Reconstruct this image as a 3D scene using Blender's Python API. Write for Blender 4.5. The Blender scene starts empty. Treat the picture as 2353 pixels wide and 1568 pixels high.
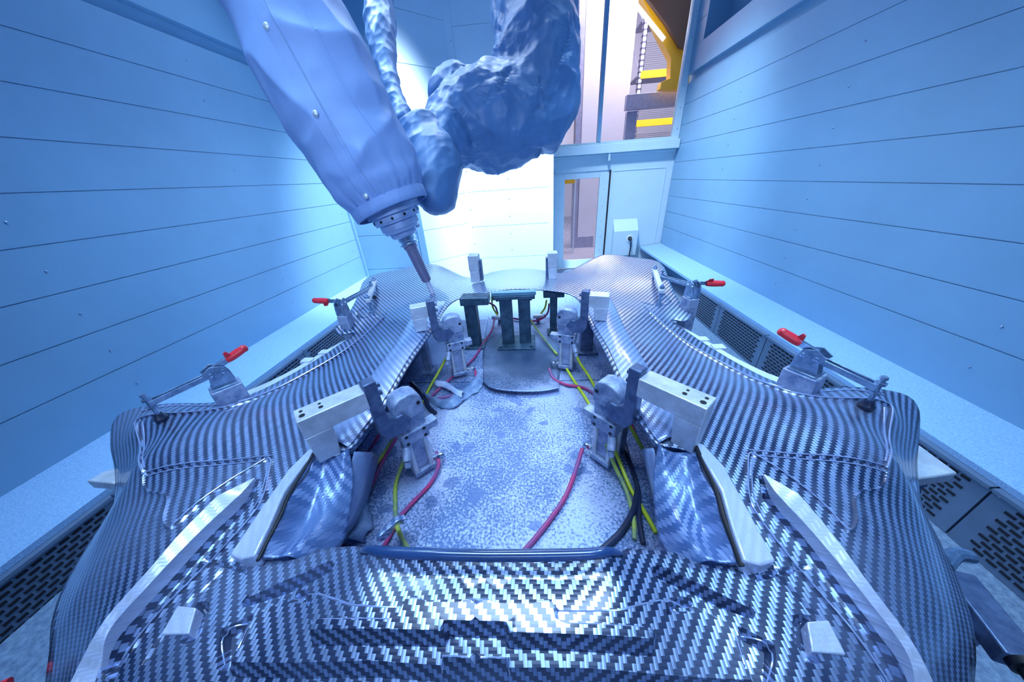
import bpy, bmesh, math, random
import numpy as np
from mathutils import Vector, Matrix, noise
from mathutils.geometry import delaunay_2d_cdt
random.seed(7)
SC = bpy.context.scene
COL = SC.collection
CZ = 1.25                                    # camera height above the floor
# ---------------------------------------------------------------- camera
FPX, CX, CY = 688.0, 1176.5, 784.0
R3 = Matrix(((0.99643, 0.02600, 0.08034), (0.05785, 0.48040, -0.87514), (-0.06135, 0.87666, 0.47718)))
def _n(v): return v.normalized()
_Y = _n(Vector((1222-CX, -(407-CY), -FPX)))
_Z = -_n(Vector((1265-CX, -(2050-CY), -FPX)))
_Z = _n(_Z - _Y*_Z.dot(_Y)); _X = _Y.cross(_Z)
R3 = Matrix((_X, _Y, _Z))
cam_d = bpy.data.cameras.new('camera'); cam = bpy.data.objects.new('camera', cam_d); COL.objects.link(cam)
cam_d.sensor_width = 36; cam_d.lens = FPX/2353*36; cam_d.clip_start = 0.02; cam_d.clip_end = 200
cam.matrix_world = Matrix.Translation((0, 0, CZ)) @ R3.to_4x4()
SC.camera = cam
def ray(u, v): return R3 @ Vector((u-CX, -(v-CY), -FPX))
C0 = Vector((0, 0, CZ))
def atz(u, v, z): q = ray(u, v); return C0 + q*(z/q.z)          # z relative to the camera height
def aty(u, v, y): q = ray(u, v); return C0 + q*(y/q.y)
def atx(u, v, x): q = ray(u, v); return C0 + q*(x/q.x)
def atd(u, v, dpt): return C0 + ray(u, v)*(dpt/FPX)             # at optical depth
# ---------------------------------------------------------------- world, lights, exposure
SC.view_settings.view_transform = 'Standard'; SC.view_settings.look = 'None'
SC.view_settings.exposure = -0.38; SC.view_settings.gamma = 1.0; SC.view_settings.use_curve_mapping = False
wd = bpy.data.worlds.new('world'); SC.world = wd; wd.use_nodes = True
wd.node_tree.nodes['Background'].inputs[0].default_value = (0.5, 0.62, 1.0, 1); wd.node_tree.nodes['Background'].inputs[1].default_value = 0.35
def area(name, loc, target, sx, sy, power, color, spread=180):
    l = bpy.data.lights.new(name, 'AREA'); l.shape = 'RECTANGLE'; l.size = sx; l.size_y = sy; l.energy = power; l.color = color
    l.spread = math.radians(spread)
    o = bpy.data.objects.new(name, l); COL.objects.link(o); o.location = loc
    o.rotation_euler = (Vector(target)-Vector(loc)).to_track_quat('-Z', 'Y').to_euler(); return o
BL = (0.42, 0.66, 1.0); YF_L = -1.5
area('ceiling_strip_right', (0.86, 1.9, CZ+2.05), (0.86, 1.9, 0), 0.14, 2.5, 30, (0.36, 0.66, 1.0), 62)
area('ceiling_strip_left', (-1.10, 1.9, CZ+2.05), (-1.10, 1.9, 0), 0.14, 2.3, 24, (0.36, 0.66, 1.0), 62)
area('ceiling_lamp_back', (-0.1, 3.0, CZ+2.1), (0.3, 2.6, 0), 1.6, 0.3, 38, (0.68, 0.84, 1.0), 100)  # added unseen area light, brightens the side walls towards the back
area('rear_wall_lamp', (-0.1, YF_L, CZ+1.0), (-0.4, 1.5, CZ+0.3), 2.0, 0.3, 15, (0.42, 0.64, 1.0), 70)  # added fill behind the camera for the sleeve and walls
area('ceiling_lamp_rear_left', (-1.45, 2.6, CZ+1.9), (-0.75, 1.9, CZ-0.5), 0.5, 0.25, 16, (0.66, 0.8, 1.0), 110)
def spot(name, loc, target, ang, power, color, size=.12, blend=1.0):
    l = bpy.data.lights.new(name, 'SPOT'); l.spot_size = math.radians(ang); l.spot_blend = blend; l.energy = power; l.color = color; l.shadow_soft_size = size
    o = bpy.data.objects.new(name, l); COL.objects.link(o); o.location = loc
    o.rotation_euler = (Vector(target)-Vector(loc)).to_track_quat('-Z', 'Y').to_euler(); return o
spot('wall_spot', (-0.25, 2.75, CZ+2.1), (-0.22, 3.9, CZ-1.0), 42, 2100, (0.64, 0.82, 1.0), .12, .7)
spot('corner_spot', (-0.5, 2.9, CZ+2.0), (-1.6, 3.4, CZ-0.6), 50, 1250, (0.72, 0.86, 1.0), .12, .9)  # added spot without a fixture, brightens the back left corner
spot('right_spot', (0.45, 3.0, CZ+2.0), (1.65, 3.9, CZ-0.55), 62, 520, (0.68, 0.84, 1.0), .12, 1.0)  # added spot without a fixture, lifts the right wall at the back
area('ceiling_lamp_front', (-0.1, 0.15, CZ+2.0), (-0.1, 0.3, 0), 1.7, 0.6, 20, (0.44, 0.68, 1.0), 80)  # added fill that lightens the front of the panel
area('hall_lamp', (2.0, 6.0, CZ+3.2), (1.8, 7.2, 0), 4, 2, 720, (1.0, 0.93, 1.0))  # added area light that whitens the pillar and the hall
# ---------------------------------------------------------------- materials
def mat(name, col, rough=0.5, metal=0.0, coat=0.0, noise_amt=0.0, noise_scale=20, bump=0.0, bump_scale=200, col2=None, spec=0.5, emit=0):
    m = bpy.data.materials.new(name); m.use_nodes = True; nt = m.node_tree; b = nt.nodes['Principled BSDF']
    b.inputs['Base Color'].default_value = (*col, 1); b.inputs['Roughness'].default_value = rough; b.inputs['Metallic'].default_value = metal
    b.inputs['Coat Weight'].default_value = coat; b.inputs['Coat Roughness'].default_value = 0.08
    b.inputs['Specular IOR Level'].default_value = spec
    if emit:
        b.inputs['Emission Color'].default_value = (*col, 1); b.inputs['Emission Strength'].default_value = emit
    tc = nt.nodes.new('ShaderNodeTexCoord')
    if noise_amt or col2:
        nz = nt.nodes.new('ShaderNodeTexNoise'); nz.inputs['Scale'].default_value = noise_scale; nz.inputs['Detail'].default_value = 6; nz.inputs['Roughness'].default_value = 0.65
        nt.links.new(tc.outputs['Object'], nz.inputs['Vector'])
        mr = nt.nodes.new('ShaderNodeMapRange'); mr.inputs[1].default_value = 0.35; mr.inputs[2].default_value = 0.65
        nt.links.new(nz.outputs['Fac'], mr.inputs[0])
        mx = nt.nodes.new('ShaderNodeMix'); mx.data_type = 'RGBA'
        c2 = col2 or tuple(max(0, c*(1-noise_amt)) for c in col)
        mx.inputs[6].default_value = (*col, 1); mx.inputs[7].default_value = (*c2, 1)
        nt.links.new(mr.outputs[0], mx.inputs[0]); nt.links.new(mx.outputs[2], b.inputs['Base Color'])
    if bump:
        n2 = nt.nodes.new('ShaderNodeTexNoise'); n2.inputs['Scale'].default_value = bump_scale; n2.inputs['Detail'].default_value = 3
        nt.links.new(tc.outputs['Object'], n2.inputs['Vector'])
        bp = nt.nodes.new('ShaderNodeBump'); bp.inputs['Strength'].default_value = bump; bp.inputs['Distance'].default_value = 0.002
        nt.links.new(n2.outputs['Fac'], bp.inputs['Height']); nt.links.new(bp.outputs[0], b.inputs['Normal'])
    return m
M = {}
M['wall'] = mat('blue_wall_paint', (0.22, 0.42, 0.62), 0.36, noise_amt=0.12, noise_scale=1.3, bump=0.25, bump_scale=500)
M['white_wall'] = mat('pale_wall_paint', (0.55, 0.72, 0.86), 0.4, noise_amt=0.05, noise_scale=2)  # paler copy of the wall blue, its overexposure put into the colour
M['door'] = mat('pale_door_paint', (0.55, 0.72, 0.82), 0.4, noise_amt=0.06, noise_scale=3)
M['ledge'] = mat('gritty_ledge', (0.36, 0.58, 0.85), 0.6, col2=(0.20, 0.40, 0.70), noise_scale=180, bump=0.9, bump_scale=260)
M['vent'] = mat('vent_metal', (0.16, 0.24, 0.36), 0.45, metal=0.3, noise_amt=0.2, noise_scale=6)
M['vent_dark'] = mat('vent_inside', (0.004, 0.008, 0.02), 0.8)
M['floor'] = mat('dirty_floor', (0.10, 0.16, 0.26), 0.7, col2=(0.22, 0.32, 0.46), noise_scale=60, bump=0.6, bump_scale=120)
M['ceiling'] = mat('ceiling_paint', (0.3, 0.45, 0.62), 0.6, noise_amt=0.1)
M['alu'] = mat('machined_aluminium', (0.78, 0.82, 0.90), 0.42, metal=0.45, noise_amt=0.28, noise_scale=26, bump=0.2, bump_scale=160)
M['alu_dirty'] = mat('dusty_cast_aluminium', (0.50, 0.57, 0.74), 0.55, metal=0.4, col2=(0.17, 0.24, 0.42), noise_scale=30, bump=0.5, bump_scale=220)
M['steel'] = mat('dark_steel', (0.08, 0.12, 0.23), 0.45, metal=0.6, col2=(0.17, 0.23, 0.38), noise_scale=38, bump=0.3, bump_scale=120)
M['post'] = mat('blackened_steel_post', (0.02, 0.05, 0.09), 0.45, metal=0.4, col2=(0.07, 0.14, 0.21), noise_scale=24, bump=0.4, bump_scale=90)
M['bar'] = mat('teal_grey_bar', (0.17, 0.36, 0.50), 0.4, metal=0.3, noise_amt=0.2, noise_scale=15)
M['chrome'] = mat('bright_metal', (0.75, 0.8, 0.9), 0.18, metal=1.0, noise_amt=0.2, noise_scale=30)
M['zinc'] = mat('zinc_plated_steel', (0.42, 0.56, 0.74), 0.3, metal=0.8, col2=(0.20, 0.30, 0.45), noise_scale=50)
M['red'] = mat('red_grip', (0.85, 0.03, 0.05), 0.4, noise_amt=0.1, noise_scale=60)
M['hose_red'] = mat('red_hose', (0.62, 0.03, 0.14), 0.45, col2=(0.22, 0.09, 0.28), noise_scale=14)
M['hose_yellow'] = mat('yellow_hose', (0.60, 0.72, 0.03), 0.45, col2=(0.16, 0.25, 0.22), noise_scale=11)
M['hose_clean'] = mat('clean_yellow_hose', (0.70, 0.80, 0.03), 0.4, noise_amt=0.25, noise_scale=18)
M['hose_black'] = mat('black_hose', (0.02, 0.03, 0.08), 0.4, noise_amt=0.4, noise_scale=20)
M['black'] = mat('black_rubber', (0.01, 0.012, 0.02), 0.5, noise_amt=0.3)
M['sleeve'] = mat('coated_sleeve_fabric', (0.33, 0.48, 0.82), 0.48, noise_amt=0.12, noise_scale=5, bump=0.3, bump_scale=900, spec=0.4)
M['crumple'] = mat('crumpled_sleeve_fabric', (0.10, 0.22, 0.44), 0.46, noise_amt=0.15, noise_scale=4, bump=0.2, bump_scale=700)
M['thread'] = mat('seam_thread', (0.34, 0.48, 0.75), 0.6, noise_amt=0.2)
M['flange'] = mat('spindle_flange_metal', (0.30, 0.42, 0.66), 0.4, metal=0.35, col2=(0.46, 0.55, 0.78), noise_scale=18, bump=0.2)
M['tool'] = mat('purple_grey_tool_steel', (0.34, 0.29, 0.42), 0.34, metal=0.5, col2=(0.26, 0.25, 0.36), noise_scale=12)
M['cutter'] = mat('pale_cutter', (0.80, 0.82, 0.95), 0.3, metal=0.2, noise_amt=0.1)
M['rag'] = mat('dusty_torn_film', (0.10, 0.18, 0.36), 0.42, col2=(0.28, 0.38, 0.58), noise_scale=20, bump=0.6, bump_scale=120)
M['duct'] = mat('dusty_grey_moulding', (0.15, 0.24, 0.48), 0.34, coat=0.4, col2=(0.32, 0.42, 0.66), noise_scale=9, bump=0.3, bump_scale=300)
M['flake'] = mat('shiny_scrap', (0.6, 0.68, 0.9), 0.35, col2=(0.3, 0.4, 0.7), noise_scale=20)
M['support'] = mat('pale_support_rail', (0.66, 0.74, 0.90), 0.4, noise_amt=0.25, noise_scale=22)
M['yellow'] = mat('yellow_painted_steel', (0.95, 0.50, 0.0), 0.45, noise_amt=0.08)
M['brown'] = mat('brown_painted_steel', (0.12, 0.055, 0.02), 0.5, noise_amt=0.2, noise_scale=3)
M['rack'] = mat('galvanised_rack', (0.42, 0.42, 0.55), 0.5, metal=0.2, noise_amt=0.2)
M['pillar'] = mat('pale_concrete', (0.80, 0.76, 0.80), 0.7, noise_amt=0.06, noise_scale=3)
M['hallfloor'] = mat('hall_floor', (0.35, 0.33, 0.38), 0.5, noise_amt=0.1, noise_scale=2)
M['stock'] = mat('dark_stock', (0.05, 0.06, 0.10), 0.6, noise_amt=0.2)
M['rim_resin'] = mat('panel_rim_resin', (0.03, 0.08, 0.24), 0.2, coat=1.0, noise_amt=0.3, noise_scale=10)
M['resin'] = mat('clear_resin_edge', (0.42, 0.52, 0.82), 0.15, metal=0.3, coat=1.0, noise_amt=0.3, noise_scale=8)  # bright edge highlights and dust lines, put into a pale colour
rp = M['rack'].copy(); rp.name = 'perforated_rack'; _nt = rp.node_tree; _b = _nt.nodes['Principled BSDF']; _tc = _nt.nodes.new('ShaderNodeTexCoord'); _s = _nt.nodes.new('ShaderNodeSeparateXYZ'); _nt.links.new(_tc.outputs['Object'], _s.inputs[0])
_m = _nt.nodes.new('ShaderNodeMath'); _m.operation = 'MULTIPLY'; _m.inputs[1].default_value = 12; _nt.links.new(_s.outputs['Z'], _m.inputs[0]); _f = _nt.nodes.new('ShaderNodeMath'); _f.operation = 'FRACT'; _nt.links.new(_m.outputs[0], _f.inputs[0])
_g = _nt.nodes.new('ShaderNodeMath'); _g.operation = 'LESS_THAN'; _g.inputs[1].default_value = .35; _nt.links.new(_f.outputs[0], _g.inputs[0]); _x = _nt.nodes.new('ShaderNodeMix'); _x.data_type = 'RGBA'; _x.inputs[6].default_value = (.45, .45, .6, 1); _x.inputs[7].default_value = (.08, .08, .14, 1)
_nt.links.new(_g.outputs[0], _x.inputs[0]); _nt.links.new(_x.outputs[2], _b.inputs['Base Color']); M['rack_perf'] = rp
M['white'] = mat('white_plastic', (0.8, 0.85, 0.9), 0.4, noise_amt=0.05)
M['tube_light'] = mat('fluorescent_tube', (1.0, 0.97, 1.0), 0.4, emit=9)
M['copper'] = mat('brown_patch', (0.20, 0.10, 0.13), 0.5, noise_amt=0.3, noise_scale=30)
# glass: a thin pane
g = bpy.data.materials.new('window_glass'); g.use_nodes = True; nt = g.node_tree; nt.nodes.remove(nt.nodes['Principled BSDF'])
tr = nt.nodes.new('ShaderNodeBsdfTransparent'); gl = nt.nodes.new('ShaderNodeBsdfGlossy'); gl.inputs['Roughness'].default_value = 0.12
tr.inputs[0].default_value = (0.92, 0.93, 1.0, 1)
mx = nt.nodes.new('ShaderNodeMixShader'); fr = nt.nodes.new('ShaderNodeFresnel'); fr.inputs[0].default_value = 1.35
nt.links.new(fr.outputs[0], mx.inputs[0]); nt.links.new(tr.outputs[0], mx.inputs[1]); nt.links.new(gl.outputs[0], mx.inputs[2]); nt.links.new(mx.outputs[0], nt.nodes['Material Output'].inputs[0])
M['glass'] = g
# steel table: speckled powder and stains with a shape of their own, darker rear patch
def table_mat():
    m = bpy.data.materials.new('stained_steel_plate'); m.use_nodes = True; nt = m.node_tree; b = nt.nodes['Principled BSDF']; N = nt.nodes.new; L = nt.links.new
    tc = N('ShaderNodeTexCoord')
    n1 = N('ShaderNodeTexNoise'); n1.inputs['Scale'].default_value = 170; n1.inputs['Detail'].default_value = 2; L(tc.outputs['Object'], n1.inputs[0])
    n2 = N('ShaderNodeTexNoise'); n2.inputs['Scale'].default_value = 5; n2.inputs['Detail'].default_value = 5; L(tc.outputs['Object'], n2.inputs[0])
    ad = N('ShaderNodeMath'); ad.operation = 'ADD'; L(n1.outputs['Fac'], ad.inputs[0]); L(n2.outputs['Fac'], ad.inputs[1])
    r1 = N('ShaderNodeMapRange'); r1.inputs[1].default_value = 0.85; r1.inputs[2].default_value = 1.12; L(ad.outputs[0], r1.inputs[0])
    mx = N('ShaderNodeMix'); mx.data_type = 'RGBA'; mx.inputs[6].default_value = (0.09, 0.16, 0.34, 1); mx.inputs[7].default_value = (0.46, 0.54, 0.80, 1); L(r1.outputs[0], mx.inputs[0])
    vo = N('ShaderNodeTexVoronoi'); vo.inputs['Scale'].default_value = 15; vo.inputs['Randomness'].default_value = 1
    nd = N('ShaderNodeTexNoise'); nd.inputs['Scale'].default_value = 30; L(tc.outputs['Object'], nd.inputs[0])
    mm = N('ShaderNodeMix'); mm.data_type = 'RGBA'; mm.inputs[0].default_value = 0.03; L(tc.outputs['Object'], mm.inputs[6]); L(nd.outputs['Color'], mm.inputs[7]); L(mm.outputs[2], vo.inputs['Vector'])
    lt = N('ShaderNodeMath'); lt.operation = 'LESS_THAN'; L(vo.outputs['Distance'], lt.inputs[0]); lt.inputs[1].default_value = 0.30
    # the round stains lie on the front of the plate only, a dark patch round the trestle at the rear
    sx = N('ShaderNodeSeparateXYZ'); L(tc.outputs['Object'], sx.inputs[0])
    fy = N('ShaderNodeMapRange'); fy.inputs[1].default_value = 0.62; fy.inputs[2].default_value = 0.42; L(sx.outputs['Y'], fy.inputs[0])
    nl = N('ShaderNodeTexNoise'); nl.inputs['Scale'].default_value = 9; L(tc.outputs['Object'], nl.inputs[0])
    gt = N('ShaderNodeMath'); gt.operation = 'GREATER_THAN'; L(nl.outputs['Fac'], gt.inputs[0]); gt.inputs[1].default_value = 0.50
    mu = N('ShaderNodeMath'); mu.operation = 'MULTIPLY'; L(lt.outputs[0], mu.inputs[0]); L(fy.outputs[0], mu.inputs[1])
    mu2 = N('ShaderNodeMath'); mu2.operation = 'MULTIPLY'; L(mu.outputs[0], mu2.inputs[0]); L(gt.outputs[0], mu2.inputs[1])
    m3 = N('ShaderNodeMath'); m3.operation = 'MULTIPLY'; L(mu2.outputs[0], m3.inputs[0]); m3.inputs[1].default_value = 0.7
    mx2 = N('ShaderNodeMix'); mx2.data_type = 'RGBA'; mx2.inputs[7].default_value = (0.09, 0.16, 0.36, 1); L(mx.outputs[2], mx2.inputs[6]); L(m3.outputs[0], mx2.inputs[0])
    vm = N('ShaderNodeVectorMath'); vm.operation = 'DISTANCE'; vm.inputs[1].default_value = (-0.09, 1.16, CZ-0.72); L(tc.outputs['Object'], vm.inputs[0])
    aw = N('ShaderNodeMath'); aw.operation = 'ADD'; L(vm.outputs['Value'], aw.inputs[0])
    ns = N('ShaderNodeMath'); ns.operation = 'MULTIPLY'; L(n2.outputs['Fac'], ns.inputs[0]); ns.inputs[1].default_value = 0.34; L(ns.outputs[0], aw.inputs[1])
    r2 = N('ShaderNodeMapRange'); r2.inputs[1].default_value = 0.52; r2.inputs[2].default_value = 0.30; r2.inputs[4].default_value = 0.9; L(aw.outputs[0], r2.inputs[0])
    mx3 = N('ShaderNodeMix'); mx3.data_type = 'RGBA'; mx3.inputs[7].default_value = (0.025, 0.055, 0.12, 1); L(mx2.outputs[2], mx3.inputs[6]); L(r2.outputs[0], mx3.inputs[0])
    L(mx3.outputs[2], b.inputs['Base Color']); b.inputs['Roughness'].default_value = 0.42; b.inputs['Metallic'].default_value = 0.35
    bp = N('ShaderNodeBump'); bp.inputs['Strength'].default_value = 0.4; bp.inputs['Distance'].default_value = 0.001; L(n1.outputs['Fac'], bp.inputs['Height']); L(bp.outputs[0], b.inputs['Normal'])
    return m
M['table'] = table_mat()
# carbon 2x2 twill
def carbon(name, s=0.0050, dust=0.16, cut=0.10, light=(0.50, 0.63, 0.92), dark=(0.002, 0.012, 0.055), rough=0.34, dust_or_highlight_col=(0.40, 0.50, 0.76), dscale=3.0, met=.66, coat=.65):
    m = bpy.data.materials.new(name); m.use_nodes = True; nt = m.node_tree; b = nt.nodes['Principled BSDF']; N = nt.nodes.new; L = nt.links.new
    def ma(op, a, c=None, d=None):
        n = N('ShaderNodeMath'); n.operation = op
        for i, x in enumerate((a, c, d)):
            if x is None: continue
            if isinstance(x, (int, float)): n.inputs[i].default_value = x
            else: L(x, n.inputs[i])
        return n.outputs[0]
    tc = N('ShaderNodeTexCoord'); sp = N('ShaderNodeSeparateXYZ')
    nd = N('ShaderNodeTexNoise'); nd.inputs['Scale'].default_value = 4.0; nd.inputs['Detail'].default_value = 1; L(tc.outputs['Object'], nd.inputs[0])
    wob = ma('MULTIPLY', ma('SUBTRACT', nd.outputs['Fac'], 0.5), 0.03)
    L(tc.outputs['Object'], sp.inputs[0])
    x = ma('DIVIDE', ma('ADD', ma('ABSOLUTE', ma('SUBTRACT', sp.outputs['X'], cut)), wob), s); y = ma('DIVIDE', ma('ADD', ma('ADD', sp.outputs['Y'], ma('MULTIPLY', sp.outputs['Z'], 0.8)), wob), s*1.2)
    k = ma('FLOORED_MODULO', ma('SUBTRACT', ma('FLOOR', x), ma('FLOOR', y)), 4.0)
    over = ma('LESS_THAN', k, 1.5)
    # each tow is rounded: brightness of its fibres varies with the surface normal through the bump
    fx = ma('ABSOLUTE', ma('SUBTRACT', ma('FRACT', x), 0.5)); fy = ma('ABSOLUTE', ma('SUBTRACT', ma('FRACT', y), 0.5))
    gap = ma('ADD', ma('MULTIPLY', over, fx), ma('MULTIPLY', ma('SUBTRACT', 1.0, over), fy))
    gapm = ma('GREATER_THAN', gap, 0.42)
    tn = N('ShaderNodeTexWhiteNoise'); tn.noise_dimensions = '2D'; cb = N('ShaderNodeCombineXYZ'); L(ma('FLOOR', x), cb.inputs[0]); L(ma('FLOOR', ma('DIVIDE', y, 2.0)), cb.inputs[1]); L(cb.outputs[0], tn.inputs[0])
    vary = ma('ADD', 0.75, ma('MULTIPLY', tn.outputs['Value'], 0.4))
    mx = N('ShaderNodeMix'); mx.data_type = 'RGBA'; mx.inputs[6].default_value = (*dark, 1); mx.inputs[7].default_value = (*light, 1)  # the directional sheen of the tows is put into these two colours
    L(ma('MULTIPLY', ma('MULTIPLY', over, vary), ma('SUBTRACT', 1.0, ma('MULTIPLY', gapm, 0.6))), mx.inputs[0])
    n1 = N('ShaderNodeTexNoise'); n1.inputs['Scale'].default_value = dscale; n1.inputs['Detail'].default_value = 7; n1.inputs['Roughness'].default_value = 0.6; L(tc.outputs['Object'], n1.inputs[0])
    r = N('ShaderNodeMapRange'); r.inputs[1].default_value = 0.42; r.inputs[2].default_value = 0.72; r.inputs[3].default_value = dust*0.15; r.inputs[4].default_value = min(1, dust*2); L(n1.outputs['Fac'], r.inputs[0])
    m2 = N('ShaderNodeMix'); m2.data_type = 'RGBA'; m2.inputs[7].default_value = (*dust_or_highlight_col, 1); L(mx.outputs[2], m2.inputs[6]); L(r.outputs[0], m2.inputs[0])
    L(m2.outputs[2], b.inputs['Base Color'])
    L(ma('ADD', ma('MULTIPLY', over, met), met*.15), b.inputs['Metallic'])
    b.inputs['Roughness'].default_value = rough
    b.inputs['Coat Weight'].default_value = coat; b.inputs['Coat Roughness'].default_value = 0.10
    bp = N('ShaderNodeBump'); bp.inputs['Strength'].default_value = 0.35; bp.inputs['Distance'].default_value = 0.0008; L(ma('SUBTRACT', 0.5, gap), bp.inputs['Height']); L(bp.outputs[0], b.inputs['Normal'])
    return m
M['carbon'] = carbon('carbon_twill')
M['carbon_dusty'] = carbon('dusty_carbon_twill', dust=0.55, light=(0.45, 0.56, 0.85), dark=(0.06, 0.12, 0.30), dscale=2.0, met=.4)  # dust plus the reflected brightness of the rail, both put into the colour
M['carbon_pale'] = carbon('powder_covered_carbon', dust=0.9, light=(0.70, 0.76, 0.92), dark=(0.52, 0.60, 0.82), dust_or_highlight_col=(0.75, 0.80, 0.95), dscale=8, met=.25)  # the white highlight on the blades is put into this pale colour and the dust amount
M['carbon_duct'] = carbon('grimy_carbon_moulding', dust=.75, light=(0.36, 0.48, 0.80), dark=(0.05, 0.11, 0.30), dust_or_highlight_col=(0.15, 0.25, 0.48), dscale=9, met=.3, coat=.35)
# ---------------------------------------------------------------- object helpers
WM = {}
def tag(o, label=None, cat=None, group=None, kind=None):
    if label: o['label'] = label
    if cat: o['category'] = cat
    if group: o['group'] = group
    if kind: o['kind'] = kind
    return o
def thing(name, label, cat, loc=(0, 0, 0), rz=0.0, group=None):
    o = bpy.data.objects.new(name, None); COL.objects.link(o); o.location = loc; o.rotation_euler = (0, 0, rz); o.empty_display_size = 0.05
    WM[o.name] = Matrix.Translation(loc) @ Matrix.Rotation(rz, 4, 'Z')
    return tag(o, label, cat, group)
def link(name, me, m, parent=None):
    o = bpy.data.objects.new(name, me); COL.objects.link(o)
    if m: me.materials.append(m)
    if parent:
        W = WM[parent.name]; me.transform(W.inverted()); o.parent = parent; WM[o.name] = W
    else:
        WM[o.name] = Matrix.Identity(4)
    return o
class MB:
    def __init__(s): s.bm = bmesh.new()
    def verts(s, pts): return [s.bm.verts.new(p) for p in pts]
    def face(s, vs):
        try: return s.bm.faces.new(vs)
        except ValueError: return None
    def box(s, c, size, ax=None):
        c = Vector(c); ax = ax or (Vector((1, 0, 0)), Vector((0, 1, 0)), Vector((0, 0, 1))); h = [x/2 for x in size]
        v = s.verts([c+ax[0]*h[0]*i+ax[1]*h[1]*j+ax[2]*h[2]*k for i in (-1, 1) for j in (-1, 1) for k in (-1, 1)])
        for q in ((0, 1, 3, 2), (4, 6, 7, 5), (0, 4, 5, 1), (2, 3, 7, 6), (0, 2, 6, 4), (1, 5, 7, 3)): s.face([v[i] for i in q])
        return s
    def bb(s, x0, x1, y0, y1, z0, z1): return s.box(((x0+x1)/2, (y0+y1)/2, (z0+z1)/2), (abs(x1-x0), abs(y1-y0), abs(z1-z0)))
    def prism(s, poly, off):
        a = s.verts(poly); b = s.verts([Vector(p)+Vector(off) for p in poly]); n = len(a)
        s.face(a[::-1]); s.face(b)
        for i in range(n): s.face([a[i], a[(i+1) % n], b[(i+1) % n], b[i]])
        return s
    def hull8(s, bot, top):
        a = s.verts(bot); b = s.verts(top); n = len(a); s.face(a[::-1]); s.face(b)
        for i in range(n): s.face([a[i], a[(i+1) % n], b[(i+1) % n], b[i]])
        return s
    def lathe(s, p0, d, prof, seg=24):
        p0 = Vector(p0); d = Vector(d).normalized(); t = Vector((0, 0, 1)) if abs(d.z) < .9 else Vector((1, 0, 0)); e1 = d.cross(t).normalized(); e2 = d.cross(e1)
        rings = []
        for h, r in prof:
            rings.append(s.verts([p0+d*h+(e1*math.cos(2*math.pi*k/seg)+e2*math.sin(2*math.pi*k/seg))*max(r, 1e-4) for k in range(seg)]))
        for a, b in zip(rings, rings[1:]):
            for k in range(seg): s.face([a[k], a[(k+1) % seg], b[(k+1) % seg], b[k]])
        s.face(rings[0][::-1]); s.face(rings[-1]); return s
    def cyl(s, p0, p1, r0, r1=None, seg=16):
        d = Vector(p1)-Vector(p0); return s.lathe(p0, d, [(0, r0), (d.length, r0 if r1 is None else r1)], seg)
    def tube(s, pts, r, seg=10, step=6, flat=1.0):
        P = smooth(pts, step); rings = []; n0 = None
        for i, p in enumerate(P):
            d = (P[min(i+1, len(P)-1)]-P[max(i-1, 0)]).normalized()
            if n0 is None: n0 = d.orthogonal().normalized()
            n0 = (n0-d*n0.dot(d)).normalized(); e = d.cross(n0)
            rr = r(i/(len(P)-1)) if callable(r) else r
            rings.append(s.verts([p+(n0*math.cos(2*math.pi*k/seg)+e*math.sin(2*math.pi*k/seg)*flat)*rr for k in range(seg)]))
        for a, b in zip(rings, rings[1:]):
            for k in range(seg): s.face([a[k], a[(k+1) % seg], b[(k+1) % seg], b[k]])
        s.face(rings[0][::-1]); s.face(rings[-1]); return s
    def build(s, name, m, parent=None, bevel=0, ang=35, solid=0):
        bmesh.ops.recalc_face_normals(s.bm, faces=s.bm.faces[:])
        me = bpy.data.meshes.new(name); s.bm.to_mesh(me); s.bm.free()
        me.shade_smooth(); me.set_sharp_from_angle(angle=math.radians(ang))
        o = link(name, me, M[m] if isinstance(m, str) else m, parent)
        if solid:
            md = o.modifiers.new('s', 'SOLIDIFY'); md.thickness = solid; md.offset = 0
        if bevel:
            md = o.modifiers.new('b', 'BEVEL'); md.width = bevel; md.segments = 2; md.limit_method = 'ANGLE'; md.angle_limit = math.radians(40)
        return o
def smooth(pts, step=6):
    P = [Vector(p) for p in pts]
    if len(P) < 3 or step < 2: return P
    Q = [P[0]*2-P[1]]+P+[P[-1]*2-P[-2]]; out = []
    for i in range(1, len(Q)-2):
        a, b, c, d = Q[i-1:i+3]
        for k in range(step):
            t = k/step
            out.append(0.5*((2*b)+(c-a)*t+(2*a-5*b+4*c-d)*t*t+(-a+3*b-3*c+d)*t**3))
    out.append(P[-1]); return out
def copy_tree(o, parent=None):
    c = o.copy(); COL.objects.link(c)
    if parent: c.parent = parent
    for ch in list(o.children): copy_tree(ch, c)
    return c
def struct(o): o['kind'] = 'structure'; return o
Z = lambda r: CZ+r
V = Vector
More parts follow.
